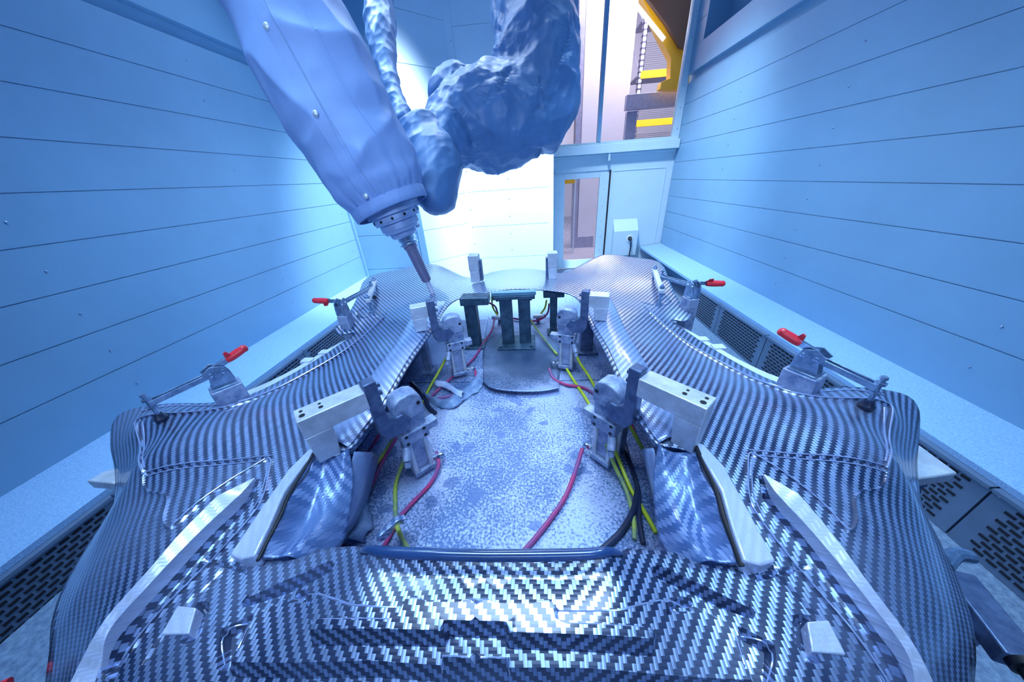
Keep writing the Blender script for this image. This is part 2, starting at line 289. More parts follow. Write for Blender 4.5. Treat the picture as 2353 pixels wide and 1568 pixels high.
# ================================================================ THE ROOM
XL, XR, FZ, CEI = -2.01, 1.78, Z(-1.25), Z(2.25)
YB, YL, YD, YF = 3.90, 3.44, 4.48, -1.6
struct(MB().bb(-2.4, 2.2, YF-.2, 5.0, FZ-.1, FZ).build('floor', 'floor'))
struct(MB().bb(-2.4, 2.2, YF-.2, 4.6, CEI, CEI+.1).build('ceiling', 'ceiling'))
struct(MB().bb(-2.4, 2.2, YF-.15, YF, FZ, CEI).build('wall_behind', 'wall'))
def plank_wall(b, org, along, nrm, length, zs, z0, z1, g=0.004, dp=0.006, th=0.1, steps=()):
    """planks stacked in z; nrm points into the room; grooves at zs"""
    prof = [(0, z0)]
    for z in zs: prof += [(0, z-g/2), (-dp, z-g/2), (-dp, z+g/2), (0, z+g/2)]
    prof += [(0, z1), (-th, z1), (-th, z0)]
    poly = [V(org)+V(nrm)*d+V((0, 0, z)) for d, z in prof]
    b.prism(poly, V(along)*length)
def screw_row(b, pts, nrm, r=0.0055):
    for p in pts: b.lathe(V(p), nrm, [(-.001, r), (.0015, r), (.003, r*.6), (.003, r*.3)], 10)
seamsL = [Z(z) for z in (-.69, -.50, -.31, -.121, .069, .258, .446, .635)]
b = MB(); plank_wall(b, (XL, YF, 0), (0, 1, 0), (1, 0, 0), YL-YF, seamsL, FZ, Z(.826)); wl = struct(b.build('wall_left', 'wall'))
MB().bb(XL-.1, XL-.03, YF, YL, Z(.826), Z(.90)).build('channel', 'wall', wl)
b = MB(); plank_wall(b, (XL+.02, YF, 0), (0, 1, 0), (1, 0, 0), YL-YF, [Z(1.35), Z(1.8)], Z(.90), CEI); b.build('upper_panel', 'wall', wl)
for y in (1.11, 2.23, 3.30):
    for i, z in enumerate((-.79, -.60, -.41, -.22, -.03, .165, .352, .54, .73, .985)):
        b = MB(); dx = .02 if z > .9 else 0
        screw_row(b, [(XL+dx, y-.02*(z+.6) if False else y, Z(z))], (1, 0, 0)); b.build('screw', 'zinc', wl)
seamsR = [Z(z) for z in (-.70, -.51, -.323, -.134, .053, .241, .429, .624)]
YW = 4.215
b = MB(); plank_wall(b, (XR, YF, 0), (0, 1, 0), (-1, 0, 0), YD-YF, seamsR, FZ, Z(.815)); wr = struct(b.build('wall_right', 'wall'))
MB().bb(XR+.03, XR+.1, YF, YD+.03, Z(.80), Z(.90)).build('channel', 'wall', wr)
MB().bb(XR-.02, XR+.1, YF, YD, Z(.89), Z(1.11)).build('upper_panel', 'wall', wr, .003)
b = MB(); plank_wall(b, (XR-.02, YW, 0), (0, 1, 0), (-1, 0, 0), YD-YW, [Z(1.3), Z(1.55)], Z(1.11), CEI); b.build('upper_panel', 'wall', wr)
MB().bb(XR-.018, XR+.3, YW-.004, YW+.03, Z(1.11), CEI).build('duct_side', 'wall', wr)
MB().bb(XR+.2, XR+.3, YF, YW+.1, Z(1.0), CEI).build('duct_back', 'wall', wr)
for y in (1.14, 2.26, 3.34, 4.40):
    for z in (-.80, -.615, -.426, -.237, -.045, .145, .335, .525, .715):
        b = MB(); screw_row(b, [(XR, y, Z(z))], (-1, 0, 0)); b.build('screw', 'zinc', wr)
# back, in three facets and the recessed door wall
b = MB(); plank_wall(b, (XL-.05, YL, 0), (1, 0, 0), (0, -1, 0), -1.247-XL+.05, [Z(z) for z in (-.85, -.47, -.09, .29, .67, 1.05, 1.43)], FZ, CEI, g=.005); wb1 = struct(b.build('wall_back_left', 'wall'))
dA = V((-.78+1.247, YB-YL, 0)); lA = dA.length; dA.normalize(); nA = V((dA.y, -dA.x, 0))
b = MB(); plank_wall(b, (-1.247, YL, 0), dA, nA, lA, [Z(z) for z in (-.81, -.453, -.119, .24, .613, .982, 1.345, 1.71)], FZ, CEI, g=.005); wb2 = struct(b.build('wall_back_corner', 'white_wall'))
b = MB(); plank_wall(b, (-.78, YB, 0), (1, 0, 0), (0, -1, 0), .244+.78, [Z(z) for z in (-.885, -.5, -.111, .276, .65, 1.0, 1.302, 1.7)], FZ, CEI, g=.005); wb3 = struct(b.build('wall_back', 'white_wall'))
MB().bb(.19, .244, YB+.05, YD, FZ, CEI).build('return_panel', 'white_wall', wb3)
struct(MB().box((XL+.012, YL-.012, (FZ+CEI)/2), (.03, .03, CEI-FZ)).build('trim_1', 'wall'))
tr2 = MB(); tr2.box(V((-1.247, YL, (FZ+CEI)/2))+V((.0, -.006, 0)), (.07, .012, CEI-FZ)); tr2.build('trim_2', 'wall')['kind'] = 'structure'
tr3 = MB(); tr3.box(V((-.76, YB-.006, (FZ+CEI)/2)), (.075, .012, CEI-FZ)); t3 = struct(tr3.build('trim_3', 'white_wall'))
tr4 = MB(); tr4.box(V((.22, YB-.004, (FZ+CEI)/2)), (.05, .008, CEI-FZ)); t4 = struct(tr4.build('trim_4', 'white_wall'))
for z in (-.7, -.5, -.3, -.11, .1, .3, .5, .7, .98, 1.2):
    b = MB(); screw_row(b, [(-.742, YB-.012, Z(z))], (0, -1, 0), .006); b.build('screw', 'zinc', t3)
    b = MB(); screw_row(b, [(-.275, YB, Z(z-.1))], (0, -1, 0), .006); b.build('screw', 'zinc', wb3)
# ledges
YLe = {'l': YL, 'r': YD-.02}
struct(MB().prism([V((XL-.02, YF, Z(-.925))), V((XL+.01, YF, Z(-.93))), V((-1.678, YF, Z(-.962))), V((-1.678, YF, Z(-.985))), V((XL, YF, Z(-1.0)))], V((0, YL-YF, 0))).build('trim_5', 'ledge'))
struct(MB().prism([V((XR+.02, YF, Z(-.925))), V((XR-.01, YF, Z(-.93))), V((1.50, YF, Z(-.962))), V((1.50, YF, Z(-.985))), V((XR, YF, Z(-1.0)))], V((0, YLe['r']-YF, 0))).build('trim_6', 'ledge'))
# slotted vent panels under the ledges
def vent_mesh(s):
    w, h = .534, .262
    b = MB(); b.box((0, 0, h/2), (.012, w, h)); b.box((-.012*s, 0, h-.006), (.012, w, .012))
    return b
def vent_slots(s):
    w, h = .534, .262; b = MB(); rows = 11; n = 13
    for r in range(rows):
        for k in range(n):
            y = -w/2+.05+(k+.25+(r % 2)*.5)*(w-.1)/n; z = .028+r*(h-.06)/(rows-1)
            b.box((-s*.0072, y, z), (.003, .024, .009))
    return b
def vents(x, s, ys, words, side):
    root0 = None
    for i, y in enumerate(ys):
        if root0 is None:
            root0 = thing('vent_panel', '', 'vent panel', (x, y, FZ+.002))
            a = vent_mesh(s); me = a.build('cover', 'vent'); me.parent = root0
            c = vent_slots(s); c2 = c.build('slot_grid', 'vent_dark'); c2.parent = root0
            for yy in (-.25, .25):
                q = MB(); q.lathe((-s*.006, yy, .245), (-s, 0, 0), [(0, .005), (.003, .004)], 8); q.build('screw', 'zinc').parent = root0
            r = root0
        else:
            r = copy_tree(root0); r.location = (x, y, FZ+.002)
        tag(r, words[i], 'vent panel', 'slotted vent panels along the '+side+' wall')
vents(1.494, 1, [2.61, 2.07, 1.53, .99, .45], ['slotted grey vent panel on the right, farthest back behind the clamp post', 'wide slotted vent panel on the right between rear post and front red handle', 'slotted vent panel on the right just behind the front toggle clamp block', 'dark slotted vent panel on the right, mostly behind the pale wedge pad', 'darkest slotted vent panel at the right edge of the picture'], 'right')
vents(-1.672, -1, [2.02, 1.48, .94, .40], ['small slotted vent panel on the left, farthest back beside the rear toggle clamp', 'slotted vent panel on the left behind the front toggle clamp', 'slotted vent panel on the left hidden behind the carbon panel corner', 'dark slotted vent panel at the left edge below the gritty ledge'], 'left')
# ---- door wall: door, panel, sill beam and window
struct(MB().bb(.244, .30, YD, YD+.08, FZ, Z(.03)).build('trim_7', 'door'))
d = struct(MB().bb(.30, .43, YD+.01, YD+.05, FZ+.02, Z(.0)).bb(.88, 1.0, YD+.01, YD+.05, FZ+.02, Z(.0)).bb(.431, .879, YD+.01, YD+.05, Z(-.06), Z(.0)).bb(.30, 1.0, YD+.012, YD+.05, Z(.001), Z(.025)).bb(.43, .88, YD+.01, YD+.05, FZ+.02, FZ+.14).build('door_1', 'door', None, .003))
MB().bb(.42, .89, YD+.026, YD+.032, FZ+.12, Z(-.05)).build('door_glass', 'glass', d)
MB().bb(1.003, 1.016, YD-.005, YD+.05, FZ, Z(.02)).build('door_gasket', 'black', d)
b = MB()
for z in (-.98, -.8, -.6, -.4, -.2): screw_row(b, [(.36, YD+.01, Z(z)), (.94, YD+.01, Z(z))], (0, -1, 0), .006)
b.build('screws', 'zinc', d)['kind'] = 'stuff'
wd1 = struct(MB().bb(1.016, XR, YD, YD+.08, FZ, Z(.02)).build('wall_door_side', 'door', None, .002))
b = MB(); b.bb(1.03, 1.70, YD-.006, YD, Z(.0), Z(.01)).bb(1.69, 1.70, YD-.006, YD, FZ, Z(.0)).bb(1.03, 1.04, YD-.006, YD, FZ, Z(.0)); b.build('panel_frame', 'door', wd1)
struct(MB().bb(.244, XR, YD+.0, YD+.08, Z(.02), Z(.18)).build('wall_door_top', 'door'))
sill = struct(MB().bb(.2, XR-.005, YD-.10, YD+.09, Z(.20), Z(.295)).bb(.2, XR-.005, YD-.03, YD+.09, Z(.17), Z(.20)).build('trim_8', 'door', None, .004))
MB().bb(.95, .97, YD-.09, YD-.02, Z(.12), Z(.20)).build('bracket', 'door', sill)
MB().bb(.26, .28, YD-.09, YD-.02, Z(.06), Z(.20)).build('bracket', 'door', sill)
w1 = struct(MB().bb(.2, XR, YD+.0, YD+.05, Z(.295), Z(.33)).bb(1.70, XR-.002, YD-.03, YD+.05, Z(.295), CEI).bb(.2, .25, YD, YD+.05, Z(.295), CEI).build('window_1', 'door', None, .002))
pm = aty(1390, 100, YD).x
MB().bb(pm-.022, pm+.022, YD-.01, YD+.05, Z(.33), CEI).build('mullion', 'wall', w1)
MB().bb(.25, 1.70, YD+.02, YD+.028, Z(.33), CEI-.01).build('pane', 'glass', w1)
b = MB()
for z in (.4, .6, .8, 1.0, 1.2, 1.4): screw_row(b, [(pm, YD-.01, Z(z)), (1.74, YD-.03, Z(z))], (0, -1, 0), .006)
b.build('screws', 'zinc', w1)['kind'] = 'stuff'
# junction box with cable
jb = thing('junction_box', 'pale sloped junction box with a cable plug beside the glazed door', 'junction box', (1.27, YD, Z(-.75)))
def jp(u, v, y): return aty(u, v, y)
f = [jp(1405, 548, YD-.13), jp(1472, 548, YD-.13), jp(1470, 598, YD-.13), jp(1408, 600, YD-.13)]
x0, x1 = 1.10, 1.42
b = MB(); b.prism([V((x0, YD, Z(-.58))), V((x0, YD-.12, Z(-.72))), V((x0, YD-.12, Z(-1.05))), V((x0, YD, Z(-1.05)))], V((x1-x0, 0, 0))); b.build('cover', 'door', jb, .004)
b = MB(); b.lathe((1.315, YD-.12, Z(-.82)), (0, -1, 0), [(0, .045), (.008, .043), (.008, .03), (.004, .03)], 24); b.build('socket', 'white', jb)
b = MB(); b.lathe((1.315, YD-.124, Z(-.82)), (0, -1, -.2), [(0, .026), (.03, .024), (.05, .016), (.055, .01)], 16); b.build('plug', 'black', jb)
b = MB(); b.tube([(1.315, YD-.17, Z(-.83)), (1.32, YD-.185, Z(-.87)), (1.325, YD-.17, Z(-.95)), (1.33, YD-.13, Z(-1.1)), (1.33, YD-.12, FZ+.01)], .009); b.build('cable', 'hose_black', jb)
# ================================================================ THE HALL BEYOND THE GLASS
struct(MB().bb(-3, 9, 4.95, 12, FZ-.1, FZ).build('floor_hall', 'hallfloor'))
struct(MB().bb(-3, 9, 11, 11.2, FZ, Z(6)).build('wall_hall_far', 'pillar'))
def ax(u, v, y): return aty(u, v, y)
p0, p1 = ax(1340, 200, 6.0).x, ax(1448, 200, 6.0).x
pl = thing('concrete_pillar', 'broad pale pillar outside the tall window', 'pillar', ((p0+p1)/2, 6.2, FZ))
MB().bb(p0, p1, 6.0, 6.4, FZ, Z(3.5)).build('shaft', 'pillar', pl, .01)
MB().bb(p0-.10, p0-.01, 5.97, 6.2, FZ, Z(3.5)).build('corner_post', 'rack', pl, .004)
MB().bb(p0-.12, p0+.3, 5.98, 6.0, FZ, FZ+.2).build('plinth', 'rack', pl)
def rack(label, x0, x1, y, zs, loads, grp=None):
    t = thing('storage_rack', label, 'storage rack', ((x0+x1)/2, y, FZ), 0, grp)
    for x in (x0, x1):
        b = MB(); b.bb(x-.04, x-.03, y-.04, y+.04, FZ, Z(3.0)).bb(x+.03, x+.04, y-.04, y+.04, FZ, Z(3.0)).bb(x-.04, x+.04, y-.04, y-.033, FZ, Z(3.0)); b.build('upright', 'rack_perf', t)
        b = MB()
        for k in range(6): b.cyl((x, y+.0, FZ+.2+k*.65), (x, y+.8, FZ+.2+(k+1)*.65), .014, seg=6)
        b.build('bracing', 'rack', t)
    for z in zs:
        MB().bb(x0, x1, y-.05, y-.01, Z(z), Z(z)+.11).build('beam', 'yellow', t)
        MB().bb(x0, x1, y, y+.8, Z(z)+.08, Z(z)+.1).build('shelf_deck', 'rack', t)
    if loads:
        b = MB()
        for z in zs:
            for k in range(14): b.bb(x0+.05, x1-.05, y+.1, y+.11, Z(z)+.14+k*.03, Z(z)+.145+k*.03)
        b.build('load_mesh', 'stock', t)
    return t
rx0, rx1 = ax(1462, 250, 7.5).x, ax(1512, 250, 7.5).x
rack('grey storage rack with yellow beams seen through the window beside the yellow gantry', rx0, rx0+2.6, 7.5, (.1, .75, 1.5, 2.3), True, 'racks in the hall')
rack('farther storage rack seen through the window, left of the broad pillar', -1.9, p0-.35, 8.2, (-.6, .1, .75, 1.5), True, 'racks in the hall')
# fence seen through the door glass
fx0, fx1, fy = aty(1288, 500, 5.6).x, aty(1318, 500, 5.6).x, 5.6
fn = thing('mesh_fence', 'white wire mesh guard with yellow top rail seen through the door glass', 'fence', ((fx0+fx1)/2, fy, FZ))
b = MB()
for k in range(9): b.box((fx0+(fx1-fx0)*k/8, fy, (FZ+Z(-.12))/2), (.005, .005, Z(-.12)-FZ))
for k in range(38): b.box(((fx0+fx1)/2, fy, FZ+.03+k*.03), (fx1-fx0, .005, .005))
b.build('wire_mesh', 'white', fn); MB().bb(fx0, fx1, fy-.02, fy+.02, Z(-.13), Z(-.07)).build('top_rail', 'yellow', fn)
MB().bb(fx1, fx1+.02, fy-.01, fy+.01, FZ, Z(-.07)).build('fence_post', 'white', fn)
# grey beam crossing behind window
hb = MB(); q0, q1 = ax(1440, 230, 5.4), ax(1600, 230, 5.4)
hb.bb(q0.x, q1.x+.5, 5.4, 5.5, ax(1500, 248, 5.4).z, ax(1500, 212, 5.4).z); tag(hb.build('cross_beam', 'rack', None, .004), 'grey horizontal beam outside the window below the yellow gantry', 'beam')
hp = MB(); q0, q1 = ax(1438, 290, 5.5), ax(1462, 290, 5.5); hp.bb(q0.x, q1.x, 5.5, 5.6, FZ, ax(1450, 255, 5.5).z); tag(hp.build('support_post', 'rack', None, .004), 'pale grey post under the horizontal beam outside the window', 'post')
# yellow gantry, brown housing and the tube lamp
yg = thing('yellow_gantry', 'bright yellow bent gantry beam with brown housing above, outside the window', 'gantry', (ax(1540, 150, 5.2).x, 5.2, Z(.9)))
b = MB(); b.prism([ax(u, v, 5.15) for u, v in ((1478, 0), (1462, -60), (1540, -60), (1590, 60), (1590, 205), (1517, 205), (1520, 188), (1540, 180), (1542, 133), (1520, 92))], V((0, .14, 0))); b.build('bent_beam', 'yellow', yg, .004)
b = MB(); b.prism([ax(u, v, 5.05) for u, v in ((1490, 0), (1450, -60), (1640, -60), (1640, 130), (1562, 108), (1530, 55))], V((0, .06, 0))); b.build('housing', 'brown', yg, .004)
b = MB(); b.cyl(ax(1443, -12, 5.0), ax(1526, 91, 5.0), .022, seg=12); tl = b.build('tube_lamp', 'tube_light'); tag(tl, 'lit fluorescent tube running along the yellow gantry', 'lamp')

# ================================================================ STEEL TABLE under the workpiece
TZ = Z(-.72)
tb = thing('fixture_table', 'stained dark steel fixture table under the carbon panel', 'table', (-.09, .9, FZ))
MB().bb(-.62, .46, .02, .98, TZ-.02, TZ).build('front_plate', 'table', tb, .002)
MB().bb(-.62, .46, .985, 1.60, TZ-.02, TZ).build('rear_plate', 'table', tb, .002)
MB().bb(-.5, .34, .15, 1.45, FZ, TZ-.02).build('pedestal', 'steel', tb)
# rubber mat with curled edge
def sheet(name, m, grid, parent=None, solid=.003, amp=0, freq=8, label=None, cat=None, group=None, sub=True):
    b = MB(); rows = []
    for r in grid:
        P = smooth(r, 5)
        rows.append(P)
    # interpolate between the rows too
    cols = list(zip(*rows)); cols = [smooth(c, 5) if len(c) > 2 else [c[0].lerp(c[1], t/6) for t in range(7)] for c in cols]
    vs = []
    for c in cols:
        l = []
        for p in c:
            q = p+V((0, 0, 1))*noise.noise(p*freq)*amp+noise.noise_vector(p*freq*2.3)*amp*.5
            l.append(b.bm.verts.new(q))
        vs.append(l)
    for i in range(len(vs)-1):
        for j in range(len(vs[0])-1): b.face([vs[i][j], vs[i+1][j], vs[i+1][j+1], vs[i][j+1]])
    o = b.build(name, m, parent, solid=solid, ang=50)
    if label: tag(o, label, cat, group)
    return o
g0 = [(1110, 878), (1130, 892), (1180, 899), (1240, 899), (1285, 892)]
sheet('rubber_mat', 'table', [[atz(u+12 if u < 1200 else u-12, v-150, -.717) for u, v in g0], [atz(u, v-75, -.717) for u, v in g0], [atz(u, v-22, -.715) for u, v in g0], [atz(u, v-5, -.712) for u, v in g0], [atz(u, v, -.700) for u, v in g0]], None, .004, label='worn dark mat with curled front edge lying on the steel table', cat='mat')
# bent loose film strips on the table
def rag(name, pxs, z, h, amp, label, wide, cat='scrap', m='rag'):
    rows = []
    for k in range(3):
        rows.append([atz(u+wide[0]*k/2, v+wide[1]*k/2, z)+V((0, 0, h[k] if hasattr(h, '__len__') else h)) for u, v in pxs])
    return sheet(name, m, rows, None, .002, amp, 22, label, cat)
rag('torn_film', [(985, 925), (1020, 940), (1050, 935), (1075, 915), (1100, 900), (1112, 880)], -.717, (.0, .014, .006), .012, 'crumpled torn film strip lying at the curled mat edge', (-14, -22))
rag('film_scrap', [(1000, 893), (1022, 897), (1045, 912), (1062, 920)], -.717, (.014, .024, .018), .008, 'small folded film scrap beside the torn film strip', (6, -10), m='flake')
rag('bent_flap', [(848, 1105), (845, 1150), (860, 1195), (835, 1250)], -.715, (.0, .03, .012), .02, 'bent dark film flap on the table left of the opening', (-45, 8))
rag('curled_offcut', [(880, 1268), (905, 1245), (920, 1225), (938, 1222)], -.715, (.03, .09, .10), .008, 'curled carbon offcut standing at the front lip', (18, 30), m='carbon_dusty')

# ================================================================ THE CARBON WORKPIECE
O2 = V((-.078, .14)); TH = math.radians(1.1)
pan = thing('carbon_panel', 'large glossy carbon fibre car body panel with a central opening', 'body panel', (O2.x, O2.y, Z(-.5)), TH)
WP = WM[pan.name]; WPi = WP.inverted()
def lc(u, v, z=-.5): return WPi @ atz(u, v, z)       # picture point on a level to the panel's own frame
LZ = .0                                               # local z of level -.5
# control points (right half): u, v, level
ctrl = [(1103, 1560, -.50), (1103, 1640, -.51), (1103, 1420, -.487), (1103, 1310, -.484), (1300, 1560, -.50), (1300, 1400, -.488), (1300, 1310, -.485), (1420, 1340, -.484), (1440, 1290, -.49),
        (1440, 1470, -.496), (1560, 1400, -.505), (1560, 1560, -.51), (1700, 1450, -.508), (1700, 1340, -.51), (1850, 1560, -.51), (1750, 1250, -.505), (1640, 1100, -.50), (1560, 1020, -.49), (1460, 900, -.485),
        (1380, 750, -.485), (1340, 690, -.482), (1700, 1040, -.495), (1600, 900, -.49), (1500, 800, -.49), (1480, 720, -.49), (1800, 1000, -.49), (1900, 1100, -.495), (2000, 1200, -.50), (1950, 1350, -.51), (2100, 1500, -.53),
        (1750, 900, -.492), (1900, 930, -.495), (2040, 940, -.50), (2060, 1060, -.505), (2070, 1180, -.525), (2130, 1300, -.55), (2190, 1450, -.58),
        (1545, 738, -.51), (1620, 790, -.53), (1700, 838, -.53), (1790, 880, -.53), (1880, 893, -.525), (1960, 890, -.52), (2040, 897, -.52), (2090, 912, -.53), (2113, 945, -.545), (2112, 1010, -.57), (2108, 1060, -.59), (2122, 1170, -.61),
        (2160, 1245, -.62), (2200, 1330, -.63), (2235, 1430, -.63), (2240, 1568, -.63), (1700, 1640, -.52), (2230, 1700, -.62),
        (1190, 662, -.455), (1190, 640, -.468), (1195, 617, -.465), (1240, 620, -.475), (1290, 628, -.485), (1310, 650, -.478), (1340, 606, -.475), (1390, 585, -.448), (1450, 591, -.465), (1515, 602, -.465), (1400, 640, -.485), (1440, 680, -.495), (1540, 650, -.472), (1562, 695, -.485), (1500, 660, -.485), (1420, 690, -.492), (1583, 725, -.50)]
cp = np.array([tuple(lc(*c)) for c in ctrl]); cp[:, 0] = np.where(np.abs(cp[:, 0]) < .03, 0, np.abs(cp[:, 0]))
mirp = cp[cp[:, 0] > 1e-6].copy(); mirp[:, 0] *= -1
CPT = np.vstack([cp, mirp]); nC = len(CPT)
def _U(r2): return np.where(r2 > 0, r2*np.log(np.maximum(r2, 1e-12)), 0)
_d2 = ((CPT[:, None, :2]-CPT[None, :, :2])**2).sum(-1)
K = _U(_d2)+np.eye(nC)*2e-4; Pm = np.c_[np.ones(nC), CPT[:, :2]]
A = np.block([[K, Pm], [Pm.T, np.zeros((3, 3))]]); sol = np.linalg.solve(A, np.r_[CPT[:, 2], 0, 0, 0])
def tps(X):
    out = np.zeros(len(X))
    for i in range(0, len(X), 4000):
        x = X[i:i+4000]; d2 = ((x[:, None, :]-CPT[None, :, :2])**2).sum(-1); out[i:i+4000] = _U(d2) @ sol[:nC]+sol[nC]+x @ sol[nC+1:]
    return out
def poly2(pxs, z=-.5, closed=True):
    return [(p.x, p.y) for p in (lc(q[0], q[1], q[2] if len(q) > 2 else z) for q in pxs)]
def segdist(X, P, closed):
    P = np.array(P); n = len(P); best = np.full(len(X), 1e9)
    for i in range(n if closed else n-1):
        a = P[i]; c = P[(i+1) % n]-a; t = np.clip(((X-a) @ c)/max((c @ c), 1e-12), 0, 1); best = np.minimum(best, np.hypot(*(X-a-t[:, None]*c).T))
    return best
def inside(X, P):
    P = np.array(P); n = len(P); r = np.zeros(len(X), bool)
    for i in range(n):
        a, c = P[i], P[(i+1) % n]
        cond = ((a[1] > X[:, 1]) != (c[1] > X[:, 1])) & (X[:, 0] < (c[0]-a[0])*(X[:, 1]-a[1])/((c[1]-a[1]) or 1e-12)+a[0])
        r ^= cond
    return r
def dens(P, closed, sp=.008):
    P = [V(p) for p in P]; out = []; n = len(P)
    for i in range(n if closed else n-1):
        a, c = P[i], P[(i+1) % n]; k = max(1, int((c-a).length/sp))
        out += [a.lerp(c, t/k) for t in range(k)]
    if not closed: out.append(P[-1])
    return out
def sm2(P, st=4): return [(p.x, p.y) for p in smooth([V((x, y, 0)) for x, y in P], st)]
feats = []      # (kind, polygon, delta, width)
def plateau(pxs, delta, w, z=-.5, own=None): feats.append(('p', own or poly2(pxs, z), delta, w))
def bead(pxs, delta, w, z=-.5, s=True):
    P = poly2(pxs, z); feats.append(('g', sm2(P) if s else P, delta, w))
# the stepped central tray (right half, the polygon crosses the symmetry line)
H1, H2 = -.462, -.478
plateau([(1020, 1480), (1020, 1380, H1), (1130, 1380, H1), (1140, 1397, H1), (1222, 1399, H1), (1230, 1384, H1), (1272, 1385, H1), (1280, 1431, H1), (1300, 1440, H1), (1476, 1443, H1), (1496, 1475), (1493, 1514), (1174, 1504), (1168, 1482)], .026, .006)
plateau([(1020, 1505, H1), (1166, 1505, H1), (1170, 1545), (1020, 1545)], .010, .004)
plateau([(1020, 1562), (1020, 1402, H2), (1354, 1407, H2), (1422, 1404, H2), (1517, 1373, H2), (1582, 1373, H2), (1672, 1414, H2), (1697, 1475), (1735, 1580), (1500, 1572), (1340, 1563)], .022, .007)
plateau([(1545, 1410), (1548, 1385), (1570, 1372), (1590, 1378), (1580, 1412), (1530, 1416)], -.014, .005)
plateau([(1705, 1440), (1780, 1480), (1780, 1568), (1740, 1568)], -.016, .006)
plateau([(1500, 1310), (1515, 1305), (1620, 1345), (1735, 1400), (1730, 1410), (1600, 1365), (1505, 1322)], -.022, .006)
# rolled lip of the opening
bead([(1020, 1286), (1103, 1287), (1250, 1287), (1390, 1280)], .018, .022, -.49)
# long beads of the wing
bead([(1480, 712), (1500, 728), (1560, 765), (1640, 812), (1720, 858), (1800, 896), (1870, 914), (1960, 924), (2030, 927), (2050, 936), (2049, 1000), (2037, 1078)], .005, .004)
bead([(2037, 1078), (1900, 1062), (1722, 1044)], -.006, .005, s=False)
bead([(1722, 1046), (1716, 1062), (1720, 1140), (1750, 1200), (1850, 1320), (1980, 1460), (2070, 1560)], .004, .0035)
bead([(1730, 1050), (1800, 1095), (1880, 1160), (1935, 1215), (1955, 1222), (1966, 1200), (1962, 1150), (1985, 1130), (2020, 1122), (2036, 1105), (2037, 1080)], .0035, .003)
bead([(1770, 1290), (1840, 1370), (1900, 1430), (2000, 1560)], -.004, .004)
bead([(1750, 1320), (1850, 1300)], -.005, .004, s=False)
bead([(1475, 700), (1500, 706), (1530, 706), (1540, 697), (1525, 685)], -.008, .005)
# channel beside the blade
BL_O = [(1754, 1096, -.499), (1819, 1136, -.484), (1870, 1182), (1929, 1246), (2043, 1376), (2130, 1466), (2225, 1568), (2290, 1640)]
BL_I = [(1752, 1098), (1783, 1150), (1850, 1222), (1934, 1315), (2049, 1440), (2110, 1508), (2153, 1564), (2200, 1640)]
plateau([(1748, 1100), (1783, 1150), (1850, 1222), (1934, 1315), (2049, 1440), (2153, 1564), (2110, 1600), (2005, 1455), (1890, 1318), (1805, 1225), (1762, 1165)], -.022, .008)
GLINT_WIRES = [([(1480, 712), (1500, 728), (1560, 765), (1640, 812), (1720, 858), (1800, 896), (1870, 914), (1960, 924), (2030, 927), (2050, 936), (2049, 1000), (2037, 1078)], .0, .0016),
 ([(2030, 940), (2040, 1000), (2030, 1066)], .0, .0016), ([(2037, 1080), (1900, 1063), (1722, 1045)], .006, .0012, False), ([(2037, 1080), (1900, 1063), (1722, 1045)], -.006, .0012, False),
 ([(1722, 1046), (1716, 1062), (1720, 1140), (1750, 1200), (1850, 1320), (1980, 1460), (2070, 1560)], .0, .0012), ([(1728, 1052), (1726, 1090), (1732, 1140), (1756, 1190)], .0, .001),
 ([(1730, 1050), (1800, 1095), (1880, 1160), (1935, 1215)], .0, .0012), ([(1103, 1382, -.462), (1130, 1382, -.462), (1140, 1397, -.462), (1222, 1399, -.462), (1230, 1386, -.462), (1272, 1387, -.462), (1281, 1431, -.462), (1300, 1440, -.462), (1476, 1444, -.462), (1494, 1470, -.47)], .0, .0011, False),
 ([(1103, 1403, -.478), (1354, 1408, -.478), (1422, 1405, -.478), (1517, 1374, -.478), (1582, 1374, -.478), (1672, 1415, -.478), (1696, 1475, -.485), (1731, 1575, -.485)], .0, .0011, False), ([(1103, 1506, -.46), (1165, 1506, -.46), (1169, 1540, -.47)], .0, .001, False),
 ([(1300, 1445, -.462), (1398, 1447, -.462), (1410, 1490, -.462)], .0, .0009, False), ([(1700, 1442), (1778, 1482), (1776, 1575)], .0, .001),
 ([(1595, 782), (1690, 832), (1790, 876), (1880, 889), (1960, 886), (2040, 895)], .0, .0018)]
# raised inner rail and the tab
RAIL = [(1338, 690), (1405, 690), (1440, 760), (1500, 880), (1580, 998), (1550, 1030), (1500, 1025), (1480, 985), (1440, 915), (1400, 820), (1360, 745)]
TAB = [(1855, 1428), (1902, 1428), (1955, 1498), (1870, 1495)]
plateau([(1835, 1415), (1858, 1412), (1872, 1480), (1890, 1510), (1860, 1510), (1835, 1465)], -.016, .006)
outline = [(1103, 1760), (1700, 1800), (2230, 1760), (2240, 1568), (2235, 1430), (2200, 1330), (2160, 1245), (2122, 1170), (2108, 1060), (2112, 1010), (2113, 945), (2090, 912), (2040, 897), (1960, 890), (1880, 893), (1790, 880), (1700, 838), (1620, 790), (1545, 738),
           (1580, 736), (1587, 722), (1562, 695), (1540, 650), (1515, 602), (1450, 591), (1390, 585), (1340, 606), (1290, 628), (1240, 620), (1195, 617)]
lv = {(c[0], c[1]): c[2] for c in ctrl}
lv.update({(1103, 1760): -.51, (1700, 1800): -.53, (2230, 1760): -.62, (1580, 736): -.505, (1587, 722): -.50})
out2 = [tuple(lc(u, v, lv[(u, v)]).xy) for u, v in outline]
